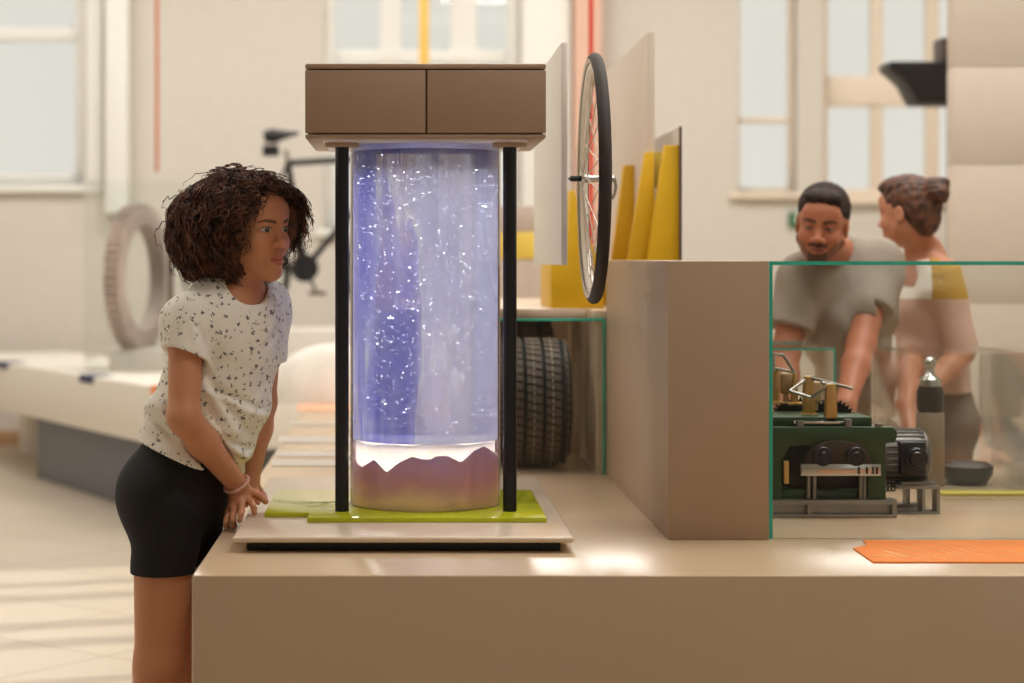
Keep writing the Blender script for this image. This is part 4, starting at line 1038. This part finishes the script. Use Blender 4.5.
V, F = body_mesh(bp, .005, [(hlo, hhi, .0016), (xb[0], xb[1], .0018)])
col = np.tile(SKIN, (len(V), 1)); inh = (H.loc(V)[:, 2] > -.14) & (np.abs(H.loc(V)[:, 0]) < .1)
cc = col[inh]; col[inh] = face_colors(H, V[inh], cc, SKIN, lin((.72, .36, .32)), lin((.20, .13, .10)), eye=(.055, .030, .02), gaze=(.0012, -.0004), md=.008, brow_w=1.15, brow_z=.0178, opn=1.12, iris=.0069)
for a in kn+md: 
    m = np.linalg.norm(V-np.array(a), axis=1) < .009; col[m] *= np.array([.93, .86, .84])
nails(V, col, [(t, unit((.1, -.3, .9))) for t in tp], lin((.86, .66, .58)), .0045)
M['skin'] = skin_mat('brown_skin')
mesh_obj('body', V, F, M['skin'], girl, col)
# T-shirt
hem_c = G_(193, 458, 5.09); ax_s = unit(G_(234, 315, 5.09)-G_(180, 470, 5.10))
tee = [cap(G_(231, 312, 5.09), G_(228, 345, 5.095), .108, .110, .05, u=ul, fu=1.2, fv=.92), cap(G_(228, 345, 5.095), G_(213, 400, 5.115), .110, .118, .05, u=ul, fu=1.15, fv=.95),
       cap(G_(213, 400, 5.115), G_(190, 462, 5.12), .118, .126, .06, u=hl, fu=1.10, fv=1.0), cap(G_(190, 462, 5.10), G_(178, 500, 5.10), .126, .13, .06, u=hl, fu=1.10, fv=1.0)]
for s_ in (shR, shL):
    tee += [cap(nb_+np.array((0, .01, -.018)), s_+np.array((0, 0, .000)), .048, .047, .03), cap(nb_+np.array((0, .01, -.06)), s_+np.array((0, 0, -.035)), .062, .054, .05)]
slR, slL = shR+unit(elR-shR)*.135, shL+unit(elL-shL)*.165
slv = [cap(shR, slR, .054, .057, .025), cap(shL, slL, .055, .060, .025)]
axR, axL = unit(elR-shR), unit(elL-shL); hemR, hemL = shR+axR*.098, shL+axL*.150
nR = unit(axR+np.array((-.36, 0, 0)))
def tee_clip(X, Y, Z):
    p = np.stack((X, Y, Z), -1)
    hem = (hem_c-p)@ax_s+.010*np.sin(9*(X+Y)*3.1)*.3
    return hem
def sleeve_clip(X, Y, Z):
    p = np.stack((X, Y, Z), -1); r = (p-chest)@ul < 0
    return np.where(r, (p-hemR)@nR, (p-hemL)@axL)
FOLD = [((197, 368), (246, 446), .011), ((206, 388), (266, 420), .009), ((212, 436), (252, 462), .010), ((205, 410), (236, 470), .009), ((268, 385), (232, 440), .010), ((262, 440), (238, 474), .009),
        ((196, 322), (204, 352), .008), ((178, 318), (172, 352), .008), ((276, 318), (262, 345), .009), ((160, 404), (178, 432), .009), ((150, 425), (176, 446), .009)]
def folds(X, Y, Z):
    o = 0*X
    for a, b, w in FOLD:
        a, b = P(*a, 5.02), P(*b, 5.02); ax_, az = a[0], a[2]; dx, dz = b[0]-ax_, b[2]-az; L2 = dx*dx+dz*dz
        t = np.clip(((X-ax_)*dx+(Z-az)*dz)/L2, 0, 1); d = ((X-ax_-t*dx)*-dz+(Z-az-t*dz)*dx)/math.sqrt(L2); e = np.hypot(X-ax_-t*dx, Z-az-t*dz)
        env = np.sin(np.pi*np.clip(t*.9+.05, 0, 1))
        o += env*(-.0065*np.exp(-(e/w)**2)+.0060*np.exp(-(((d-1.6*w)/w)**2))*(e < 4*w))
    return o*np.clip((5.16-Y)/.06, 0, 1)
def tee_wr(X, Y, Z):
    d = X*.75-Z*.65; t = np.clip((1.02-Z)/.14, 0, 1); e = np.clip((Z-1.14)/.1, 0, 1)
    f = .0045*t*np.sin(46*(Z+.32*X-.25*Y)+2*np.sin(14*X))+.0032*np.sin(30*d+3*np.sin(9*Z))*np.clip((1.16-Z)/.2, 0, 1)
    g = .0028*np.sin(70*(X-.55*Y)+6*Z)*e
    b = -.016*np.exp(-(((Z-1.035)/.022)**2+((X+.66)/.05)**2))
    return 1.8*f+1.2*g+b-.0055+folds(X, Y, Z)
neck_c = G_(249, 284, 5.025)
nk = [ell(neck_c, (.060, .066, .054), np.array([ul, uf, (0, 0, 1)]), .006, 'sub'), cap(nb_+np.array((0.01, .0, -.02)), H.w(0, -.02, -.05), .060, .06, .004, op='sub'),
      cap(elR, wrR, .047, .036, .012, op='sub'), cap(elL, wrL, .045, .036, .012, op='sub'), cap(hemR, elR, .046, .044, .008, op='sub')]
Vt, Ft = cloth_mesh(tee, bp, .0042, tee_clip, .0035, tee_wr, nk, sleeves=(slv, sleeve_clip, .018))
def floral():
    m = mat('floral_jersey', (246, 240, 228), .85, var=.02, bump=.12, bscale=220); nt = m.node_tree; b = nt.nodes['Principled BSDF']; N = nt.nodes.new; K = nt.links.new
    base = b.inputs['Base Color'].links[0].from_socket; tc = N('ShaderNodeTexCoord')
    def spots(scale, thr, loc, ns, amt, dens):
        mp = N('ShaderNodeMapping'); mp.inputs['Location'].default_value = loc; K(tc.outputs['Object'], mp.inputs['Vector'])
        nz = N('ShaderNodeTexNoise'); nz.inputs['Scale'].default_value = ns; nz.inputs['Detail'].default_value = 1; K(mp.outputs[0], nz.inputs['Vector'])
        mx = N('ShaderNodeVectorMath'); mx.operation = 'MULTIPLY_ADD'; K(nz.outputs['Color'], mx.inputs[0]); mx.inputs[1].default_value = (amt,)*3; K(mp.outputs[0], mx.inputs[2])
        v = N('ShaderNodeTexVoronoi'); v.inputs['Scale'].default_value = scale; v.inputs['Randomness'].default_value = .8; K(mx.outputs[0], v.inputs['Vector'])
        lt = N('ShaderNodeMath'); lt.operation = 'LESS_THAN'; lt.inputs[1].default_value = thr; K(v.outputs['Distance'], lt.inputs[0])
        s = N('ShaderNodeSeparateColor'); K(v.outputs['Color'], s.inputs[0])
        gt = N('ShaderNodeMath'); gt.operation = 'LESS_THAN'; gt.inputs[1].default_value = dens; K(s.outputs[0], gt.inputs[0])
        mu = N('ShaderNodeMath'); mu.operation = 'MULTIPLY'; K(lt.outputs[0], mu.inputs[0]); K(gt.outputs[0], mu.inputs[1]); return mu.outputs[0]
    a = spots(46, .235, (0, 0, 0), 190, .018, .95); c = spots(52, .20, (.3, .1, .2), 190, .016, .7)
    def over(col_in, f, c):
        mx = N('ShaderNodeMix'); mx.data_type = 'RGBA'; K(f, mx.inputs[0]); K(col_in, mx.inputs[6]); mx.inputs[7].default_value = lin(c)+(1,); return mx.outputs[2]
    o = over(over(base, c, (.56, .54, .50)), a, (.44, .43, .44)); K(o, b.inputs['Base Color']); return m
mesh_obj('t_shirt', Vt, Ft, floral(), girl, label='white tee with a small dark floral print')
# bike shorts
def infl(qs, d): 
    o = []
    for q in qs:
        q = dict(q)
        if q['t'] == 'cap': q['ra'] += d; q['rb'] += d
        else: q['r'] = q['r']+d
        o.append(q)
    return o
hem_z = P(0, 573, 5.03)[2]
def sh_clip(X, Y, Z): return np.maximum(hem_z-Z, Z-(1.03+.25*(-.62-X)))
def sh_wr(X, Y, Z): return .0016*np.sin(60*Z+20*X)*np.clip((.78-Z)/.1, 0, 1)
Vs, Fs = cloth_mesh(infl(lower, .007), bp, .004, sh_clip, .002, sh_wr)
mesh_obj('shorts', Vs, Fs, mat('black_jersey', (25, 22, 22), .85, var=.12, bump=.1, bscale=300), girl)
# bracelet
bc = wrR+(elR-wrR)*.045; bd = unit(unit(elR-wrR)+np.array((0, 0, .25))); bu, bv, _ = frame_of(bd); br_ = B()
for ph in (0, 2.1, 4.2):
    tube(br_, [Vector(bc)+bu*math.cos(t)*(.0315+.0022*math.cos(11*t+ph))+bv*math.sin(t)*(.0315+.0022*math.cos(11*t+ph))+Vector(bd)*.0022*math.sin(11*t+ph) for t in np.linspace(0, 2*math.pi, 67)[:-1]], .0031, 6, True)
obj('bracelet', br_, mat('rose_braid', (224, 172, 156), .6), girl, label='braided rose bracelet')
for a_ in (aR, aL):
    b = B(); ball(b, (a_[0]+.012, a_[1]-.01, .052), .05, 24, sc=(2.45, .92, 1.15))
    for v in b.verts:
        if v.co.z < .006: v.co.z = .002
    obj('shoe', b, M['white'], girl)
# hair: a dark inner mass and a great many curls
hq2 = []
HE = lambda p, r, k=.03, op='add': hq2.append(ell(H.w(*p), np.array(r)*H.sc, H.R, k, op))
HE((0, -.032, .047), (.100, .102, .094)); HE((-.060, -.090, .000), (.092, .098, .110)); HE((.045, -.075, .00), (.085, .095, .105)); HE((0, -.115, -.02), (.10, .075, .09))
HE((.078, .040, .035), (.024, .038, .078), .02); HE((-.080, -.002, -.015), (.032, .042, .092), .02)
HE((0, .130, -.045), (.072, .088, .135), .012, 'sub')
g = fill(Grid(*bounds(hq2, .02), .004), hq2); Vh, Fh = surface_nets(g.f, g.lo, .004)
Vh, Fh = biggest(Vh, Fh); Vh = relax(Vh, Fh, 3)
# curls: each a tapering coil that leaves the mass, lifts, and droops
rg2 = np.random.default_rng(3); LV = H.loc(Vh)
ok = (LV[:, 2] > -.135)
ids = np.flatnonzero(ok); HV, HF = [], []; off = 0
cen = np.array((0, -.035, .01)); NS, NC = 42, 4
def in_face(l): return (l[:, 1] > .022) & (np.abs(l[:, 0]) < .076+.0*l[:, 2]) & (l[:, 2] < .088-1.05*np.abs(l[:, 0])) & (l[:, 2] > -.14)
count = 0
while count < 3200:
    i = ids[rg2.integers(len(ids))]; p = LV[i]
    d = p-cen; d = d/np.linalg.norm(d)
    Lm = rg2.uniform(.045, .10)
    t = np.linspace(0, 1, NS)[:, None]
    gt = np.array((0, 0, -1.))-(-d[2])*d; rt = np.cross(d, rg2.normal(size=3))
    dt = 1.0*gt/max(np.linalg.norm(gt), .35)+.8*rt/np.linalg.norm(rt); dt /= np.linalg.norm(dt)
    lift = rg2.uniform(.010, .034); big = rg2.random() < .30
    if big: Lm *= .85
    stray = (not big) and rg2.random() < .06
    if stray: lift *= 1.9; Lm *= 1.25
    out = dt*t*Lm+d*(lift*np.sin(t*2.2)-.42*(t*Lm)**2/.22)
    start = p-d*.012
    path = start+out
    a1 = np.cross(d, (0.2, .3, 1)); a1 /= np.linalg.norm(a1); a2 = np.cross(d, a1)
    rad = (rg2.uniform(.007, .0115) if big else rg2.uniform(.005, .010))*np.clip(t*3, 0, 1); turns = rg2.uniform(2.5, 4.5) if big else rg2.uniform(3, 7); ph = rg2.uniform(0, 6.28)
    path = path+a1*rad*np.cos(turns*6.283*t+ph)+a2*rad*np.sin(turns*6.283*t+ph)
    if in_face(path).any() or path[:, 2].min() < -.150: 
        continue
    if (path[:, 1] > .115).any(): continue
    count += 1
    W_ = H.o+H.sc*(path@H.R)
    T_ = np.gradient(W_, axis=0); T_ /= np.linalg.norm(T_, axis=1)[:, None]
    ref = unit(rg2.normal(size=3)); n1 = np.cross(T_, ref); n1 /= np.linalg.norm(n1, axis=1)[:, None]+1e-9; n2 = np.cross(T_, n1)
    r_ = ((rg2.uniform(.0024, .0038) if big else rg2.uniform(.0009, .0017))*(1-.7*t[:, 0]**2))
    an = 2*np.pi*np.arange(NC)/NC
    ring = W_[:, None, :]+r_[:, None, None]*(np.cos(an)[None, :, None]*n1[:, None, :]+np.sin(an)[None, :, None]*n2[:, None, :])
    HV.append(ring.reshape(-1, 3)); a = np.arange(NS-1)[:, None]*NC+np.arange(NC)[None]; b = np.arange(NS-1)[:, None]*NC+(np.arange(NC)[None]+1) % NC
    HF.append(np.stack([a, b, b+NC, a+NC], -1).reshape(-1, 4)+off); off += NS*NC
def hair_mat(name, c0, c1, rough=.62):
    m = mat(name, c0, rough); nt = m.node_tree; b = nt.nodes['Principled BSDF']
    tc = nt.nodes.new('ShaderNodeTexCoord'); n = nt.nodes.new('ShaderNodeTexNoise'); n.inputs['Scale'].default_value = 38; r = nt.nodes.new('ShaderNodeValToRGB')
    r.color_ramp.elements[0].position = .35; r.color_ramp.elements[1].position = .7
    r.color_ramp.elements[0].color = lin([v/255 for v in c0])+(1,); r.color_ramp.elements[1].color = lin([v/255 for v in c1])+(1,)
    nt.links.new(tc.outputs['Object'], n.inputs['Vector']); nt.links.new(n.outputs['Fac'], r.inputs['Fac']); nt.links.new(r.outputs['Color'], b.inputs['Base Color']); return m
VV, FF = join([(Vh, Fh), (np.concatenate(HV), np.concatenate(HF))])
mesh_obj('hair', VV, FF, hair_mat('curly_brown_hair', (46, 28, 19), (118, 68, 42)), girl, label='thick dark brown curls')
# ---------------------------------------------------------------- the man leaning on the table
man = thing('person', 'bearded man in a grey tee leaning over the table behind the glass case', 'person', (1.5, 7.0, 0))
HM = Head(P(822, 224, 6.66), (-.30, -.92, -.20), (.08, -.12, 1), 1.06)
mh = head_prims(HM, 1.12, 1.08, .9)
mq = list(mh); A_ = np.array
nbM = P(840, 256, 6.88); sR, sL = P(803, 278, 6.80), P(878, 263, 6.90); chM, waM, hiM = P(848, 318, 6.90), P(856, 388, 6.98), P(857, 440, 7.03)
mq += [cap(HM.w(0, -.025, -.065), nbM, .056, .056, .03), cap(nbM, chM, .060, .10, .05)]
ulM = unit(sL-sR)
for s_ in (sR, sL): mq += [cap(nbM+A_((0, .02, -.02)), s_, .052, .062, .05), cap(nbM+A_((0, .02, -.08)), s_+A_((0, .01, -.05)), .07, .06, .05)]
mq += [cap(P(846, 298, 6.91), chM, .112, .112, .05, u=ulM, fu=1.28, fv=.9), cap(chM, waM, .112, .088, .05, u=ulM, fu=1.2, fv=.95), cap(waM, hiM, .088, .100, .05, u=ulM, fu=1.12, fv=1.)]
eR, wR = P(786, 350, 6.74), P(783, 425, 6.60); eL, wL = P(861, 345, 6.72), P(846, 405, 6.52)
for s_, e_, w_ in ((sR, eR, wR), (sL, eL, wL)): mq += [cap(s_, e_, .060, .048, .03), cap(e_, e_*.65+w_*.35, .048, .047, .02), cap(e_*.65+w_*.35, w_, .047, .031, .02)]
def table_hand(q, w_, d, side, z=TZ, r=1.08):
    """a hand laid on a table top: palm down, fingers towards d"""
    d = unit((d[0], d[1], 0)); s = np.cross((0, 0, 1), d)*side
    c = A_((w_[0], w_[1], 0))+d*.055
    k = [c+s*x+A_((0, 0, z+.034-.004*abs(i-1))) + d*(.010-.007*abs(i-1)) for i, x in enumerate((.030, .010, -.010, -.029))]
    L_ = (.070, .078, .072, .056)
    mids = [a+d*l*.55+s*(.30-.2*i)*l*.25*1+A_((0, 0, -.004)) for i, (a, l) in enumerate(zip(k, L_))]
    tips = [A_((m[0], m[1], z+.008))+d*l*.42+s*(.30-.2*i)*l*.2 for i, (m, l) in enumerate(zip(mids, L_))]
    th = [w_*.5+c*.5+s*.022+A_((0, 0, (z+.03)*.5)), c+s*.045+A_((0, 0, z+.022))-d*.01, c+s*.062+d*.018+A_((0, 0, z+.013)), c+s*.066+d*.04+A_((0, 0, z+.009))]
    hand(q, w_, k, mids, tips, th, r)
hqm = []
wL2, wR2 = A_((wL[0], wL[1]-.05, TZ+.055)), A_((wR[0], wR[1]-.03, TZ+.055))
mq += [cap(wL, wL2, .031, .027, .02), cap(wR, wR2, .031, .027, .02)]
table_hand(hqm, wL2, (-.35, -1), 1); table_hand(hqm, wR2, (.25, -1), -1)
mq += hqm
lgM = []
for x0 in (-.085, .085):
    h_ = hiM+A_((x0, 0, -.02)); k_ = A_((h_[0]+x0*.2-.03, 7.06, .50)); a_ = A_((h_[0]+x0*.3-.06, 7.22, .09))
    lgM += [cap(h_, k_, .092, .064, .04), cap(k_, a_, .062, .042, .03)]
    mq += [cap(h_, k_, .086, .056, .04), cap(k_, a_, .054, .038, .03), cap(a_, A_((a_[0], a_[1]-.17, .035)), .038, .03, .03)]
hb2 = bounds(mh, .015); hb2[0][2] = HM.w(0, 0, -.13)[2]
xb1, xb2 = bounds(hqm[:len(hqm)//2], .02), bounds(hqm[len(hqm)//2:], .02)
V, F = body_mesh(mq, .008, [(hb2[0], hb2[1], .0022), (xb1[0], xb1[1], .003), (xb2[0], xb2[1], .003)])
SK2 = A_(lin((.74, .47, .35))); col = np.tile(SK2, (len(V), 1)); l_ = HM.loc(V); inh = (l_[:, 2] > -.15) & (np.abs(l_[:, 0]) < .1) & (np.abs(l_[:, 1]) < .2)
col[inh] = face_colors(HM, V[inh], col[inh], SK2, lin((.60, .34, .29)), lin((.17, .11, .08)), eye=(.05, .03, .02), gaze=(-.001, -.0030), opn=.62, white=(.34, .28, .25), beard=(lin((.26, .17, .13)), 1.), brow_w=1.7)
mesh_obj('body', V, F, M['skin'], man, col)
hm = []
def hadd(H, lst, p, r, k=.02, op='add'): lst.append(ell(H.w(*p), A_(r)*H.sc, H.R, k, op))
hadd(HM, hm, (0, -.022, .052), (.081, .100, .078)); hadd(HM, hm, (0, -.06, .02), (.078, .066, .075)); hadd(HM, hm, (0, .055, .094), (.058, .03, .022), .02)
hadd(HM, hm, (0, .115, .005), (.066, .070, .090), .008, 'sub'); hadd(HM, hm, (0, .045, -.075), (.12, .075, .075), .01, 'sub')
for m_ in (-1, 1): hadd(HM, hm, (m_*.082, -.012, -.02), (.018, .026, .036), .008, 'sub')
g = fill(Grid(*bounds(hm, .01), .004), hm); X, Y, Z = np.meshgrid(*g.ax, indexing='ij'); g.f += (.0022*np.sin(330*X+4*np.sin(90*Z))*np.sin(300*Z+3*np.sin(110*Y))).astype(np.float32)
Vh, Fh = surface_nets(g.f, g.lo, .004); mesh_obj('hair', Vh, Fh, hair_mat('short_dark_hair', (34, 24, 18), (62, 44, 32), .85), man, label='short dark hair')
teeM = [cap(nbM+A_((0, .004, -.012)), chM, .080, .115, .05), cap(P(845, 294, 6.91), chM, .124, .125, .05, u=ulM, fu=1.28, fv=.92), cap(chM, waM, .127, .100, .05, u=ulM, fu=1.16, fv=.97), cap(waM, hiM+A_((0, 0, -.05)), .100, .108, .05, u=ulM, fu=1.1, fv=1.)]
axM = {}; slvM = []
for nm, s_, e_ in (('R', sR, eR), ('L', sL, eL)):
    teeM += [cap(nbM+A_((0, .02, -.024)), s_+A_((0, 0, .006)), .060, .072, .05), cap(nbM+A_((0, .02, -.09)), s_+A_((0, 0, -.05)), .08, .074, .06)]; slvM.append(cap(s_, s_+unit(e_-s_)*.19, .078, .080, .03))
    axM[nm] = unit(e_-s_)
hemz = P(0, 415, 7.05)[2]
def mclip(X, Y, Z):
    return hemz-Z
def mslv(X, Y, Z):
    p = np.stack((X, Y, Z), -1); r = (p-nbM)@ulM < 0
    return np.where(r, (p-sR)@axM['R']-.185, (p-sL)@axM['L']-.205)
def mwr(X, Y, Z): return .009*np.sin(26*(X+.5*Z)+2*np.sin(11*Z))*np.clip((1.35-Z)/.2, 0, 1)+.006*np.sin(48*(Z-.6*X))*np.clip((1.25-Z)/.2, 0, 1)-.007
nkM = [ell(nbM*.25+HM.w(0, -.02, -.10)*.75+A_((0, 0, .005)), (.060, .060, .042), None, .008, 'sub')]
V, F = cloth_mesh(teeM, mq, .007, mclip, .004, mwr, nkM, sleeves=(slvM, mslv, .03)); mesh_obj('t_shirt', V, F, mat('grey_marl_jersey', (158, 146, 132), .9, var=.05, scale=60, bump=.1, bscale=200), man, label='grey short-sleeved tee')
V, F = cloth_mesh([cap(waM+A_((0, 0, -.03)), hiM, .093, .106, .05, u=ulM, fu=1.12, fv=1.)]+lgM, mq, .008, lambda X, Y, Z: np.maximum(.085-Z, Z-hemz-.07), .003, lambda X, Y, Z: .002*np.sin(50*Z+20*X))
mesh_obj('jeans', V, F, mat('blue_denim', (44, 66, 92), .85, var=.12, scale=40), man)
def shoe(a, par, d=(0, -1), m=None):
    b = B(); c = A_((a[0]+d[0]*.075, a[1]+d[1]*.075, .055)); ball(b, c, .05, 20, sc=(1.0+abs(d[0])*1.7, 1.0+abs(d[1])*1.7, 1.05))
    for v in b.verts:
        if v.co.z < .008: v.co.z = .003
    obj('shoe', b, m or M['black'], par)
for x0 in (-.085, .085): shoe((hiM[0]+x0*1.3-.06, 7.22), man)

# ---------------------------------------------------------------- the woman beside him, seen from behind
def PW(x, y, Y): return P(x+1, y, Y+.20)
wom = thing('person', 'woman in a mustard top with a pale reflection painted on, hair in a bun', 'person', (1.75, 7.0, 0))
HW = Head(PW(905, 213, 6.92), (-.72, .68, -.10), (.04, 0, 1), 1.0)
wh = head_prims(HW, .92, .95, 1.05); wq = list(wh)
nbW = PW(924, 254, 6.98); lw = unit((.25, -1, 0))             # towards her left shoulder, nearest the camera
cW, waW, hiW = PW(928, 310, 6.99), PW(930, 368, 7.01), PW(940, 420, 7.02)
sWL, sWR = PW(943, 274, 6.82), PW(915, 268, 7.13)
wq += [cap(HW.w(0, -.022, -.06), nbW, .050, .052, .03), cap(nbW, cW, .06, .085, .05)]
for s_ in (sWL, sWR): wq += [cap(nbW+A_((0, 0, -.02)), s_, .042, .046, .04), cap(nbW+A_((0, 0, -.07)), s_+A_((0, 0, -.04)), .06, .05, .05)]
wq += [cap(PW(926, 288, 6.98), cW, .105, .105, .05, u=lw, fu=1.3, fv=.88), cap(cW, waW, .105, .088, .05, u=lw, fu=1.3, fv=.9), cap(waW, hiW, .088, .122, .06, u=lw, fu=1.3, fv=.95)]
eWL, wWL = PW(962, 352, 6.80), PW(920, 398, 6.66); eWR, wWR = PW(914, 352, 6.95), PW(904, 405, 6.55)
for s_, e_, w_ in ((sWL, eWL, wWL), (sWR, eWR, wWR)): wq += [cap(s_, e_, .047, .040, .03), cap(e_, e_*.65+w_*.35, .040, .039, .02), cap(e_*.65+w_*.35, w_, .039, .026, .02)]
hqw = []
wWR2 = A_((wWR[0], wWR[1]-.12, TZ+.052)); wWL2 = A_((wWL[0]-.09, wWL[1]-.10, TZ+.052))
wq += [cap(wWR, wWR2, .026, .024, .02), cap(wWL, wWL2, .026, .024, .02)]
table_hand(hqw, wWR2, (-.3, -1), -1, TZ, .95); table_hand(hqw, wWL2, (-.8, -.6), 1, TZ, .95)
wq += hqw; lgW = []
for y0 in (-.085, .085):
    h_ = hiW+A_((0, y0, -.03)); k_ = A_((h_[0]-.01, h_[1], .47)); a_ = A_((h_[0]+.03, h_[1], .085))
    lgW += [cap(h_, k_, .100, .070, .04), cap(k_, a_, .068, .05, .03)]; wq += [cap(h_, k_, .088, .056, .04), cap(k_, a_, .053, .035, .03), cap(a_, A_((a_[0]-.15, a_[1], .03)), .034, .026, .03)]
hb3 = bounds(wh, .015); hb3[0][2] = HW.w(0, 0, -.13)[2]; xb3 = bounds(hqw, .02)
V, F = body_mesh(wq, .004, [])
SK3 = A_(lin((.76, .52, .40))); col = np.tile(SK3, (len(V), 1)); l_ = HW.loc(V); inh = (l_[:, 2] > -.15) & (np.abs(l_[:, 0]) < .1) & (np.abs(l_[:, 1]) < .2)
col[inh] = face_colors(HW, V[inh], col[inh], SK3, lin((.66, .36, .32)), lin((.24, .15, .10)))
mesh_obj('body', V, F, M['skin'], wom, col)
wm = []
hadd(HW, wm, (0, -.026, .050), (.083, .104, .080)); hadd(HW, wm, (0, -.065, .01), (.078, .066, .080)); hadd(HW, wm, (0, -.075, -.045), (.052, .04, .05), .03)
hadd(HW, wm, (0, -.118, .066), (.054, .046, .050), .010); hadd(HW, wm, (.016, -.150, .050), (.036, .028, .036), .008); hadd(HW, wm, (-.02, -.140, .088), (.030, .026, .026), .008); hadd(HW, wm, (0, .02, .100), (.066, .075, .034), .03)
hadd(HW, wm, (0, .118, .000), (.068, .070, .092), .008, 'sub'); hadd(HW, wm, (0, .035, -.080), (.12, .070, .082), .012, 'sub')
for m_ in (-1, 1): hadd(HW, wm, (m_*.086, -.014, -.022), (.022, .024, .032), .008, 'sub')
g = fill(Grid(*bounds(wm, .01), .004), wm); X, Y, Z = np.meshgrid(*g.ax, indexing='ij'); LP = (np.stack((X, Y, Z), -1)-HW.o)@HW.R.T
rr = LP-A_((0, -.125, .06)); ang = np.arctan2(rr[..., 2], rr[..., 0]); g.f += (.0011*np.sin(ang*13+60*LP[..., 1]+3*np.sin(50*LP[..., 0]))+.0012*np.sin(150*LP[..., 2]+4*np.sin(60*LP[..., 1]))).astype(np.float32)
Vh, Fh = surface_nets(g.f, g.lo, .004); mesh_obj('hair', Vh, Fh, hair_mat('pinned_brown_hair', (58, 36, 25), (112, 70, 46), .6), wom, label='brown hair pinned up in a bun')
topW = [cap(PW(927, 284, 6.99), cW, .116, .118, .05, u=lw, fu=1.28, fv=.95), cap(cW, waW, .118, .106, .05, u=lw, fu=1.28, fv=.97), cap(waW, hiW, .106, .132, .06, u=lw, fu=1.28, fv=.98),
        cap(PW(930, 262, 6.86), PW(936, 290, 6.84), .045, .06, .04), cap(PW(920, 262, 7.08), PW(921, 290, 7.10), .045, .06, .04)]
zt_, zb_ = PW(0, 260, 6.95)[2], PW(0, 392, 7.0)[2]
def wclip(X, Y, Z):
    p = np.stack((X, Y, Z), -1); t = np.abs((p-nbW)@lw)
    return np.maximum(zb_-Z, Z-zt_+.35*np.clip(.075-t, 0, 1))
slW = [cap(sWL, eWL, .062, .054, .03), cap(sWR, eWR, .062, .054, .03)]
def wslv(X, Y, Z):
    p = np.stack((X, Y, Z), -1); r = (p-nbW)@lw > 0
    o = np.where(r, (p-eWL)@unit(eWL-sWL), (p-eWR)@unit(eWR-sWR))
    return np.maximum(o, Z-zt_+.005)
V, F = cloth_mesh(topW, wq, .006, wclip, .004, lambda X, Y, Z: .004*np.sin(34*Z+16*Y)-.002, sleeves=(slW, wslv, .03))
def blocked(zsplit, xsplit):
    """mustard knit; white and dusty pink blocks paint in the glass case reflection"""
    m = mat('knit_with_reflection', (206, 172, 154), .9, var=.03, scale=60); nt = m.node_tree; b = nt.nodes['Principled BSDF']; N = nt.nodes.new; K = nt.links.new
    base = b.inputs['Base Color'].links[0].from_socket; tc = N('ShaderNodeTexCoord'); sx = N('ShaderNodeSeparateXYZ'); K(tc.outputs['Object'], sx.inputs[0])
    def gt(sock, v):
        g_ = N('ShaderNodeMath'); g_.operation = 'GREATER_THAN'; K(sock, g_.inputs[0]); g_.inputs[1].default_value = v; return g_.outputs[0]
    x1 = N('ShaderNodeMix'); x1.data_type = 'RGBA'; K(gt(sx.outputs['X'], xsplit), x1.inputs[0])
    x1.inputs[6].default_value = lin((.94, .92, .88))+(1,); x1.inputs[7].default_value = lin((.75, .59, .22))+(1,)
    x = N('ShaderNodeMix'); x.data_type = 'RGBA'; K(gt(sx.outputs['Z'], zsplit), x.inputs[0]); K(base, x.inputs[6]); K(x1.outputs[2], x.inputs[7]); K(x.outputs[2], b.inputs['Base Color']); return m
o_w = ORG[wom.name]
mesh_obj('knit_top', V, F, blocked(PW(0, 298, 6.98)[2]-o_w.z, PW(931, 0, 6.78)[0]-o_w.x), wom, label='mustard knit top with a pale reflection painted in white and dusty pink')
V, F = cloth_mesh([cap(waW, hiW, .098, .130, .06, u=lw, fu=1.3, fv=.98)]+lgW, wq, .008, lambda X, Y, Z: np.maximum(.10-Z, Z-zb_-.05), .003, lambda X, Y, Z: .002*np.sin(40*Z+20*Y))
mesh_obj('trousers', V, F, mat('taupe_cotton', (122, 104, 90), .9, var=.06, scale=40), wom)
for y0 in (-.085, .085): shoe((hiW[0]+.03, hiW[1]+y0), wom, (-1, 0), M['white'])
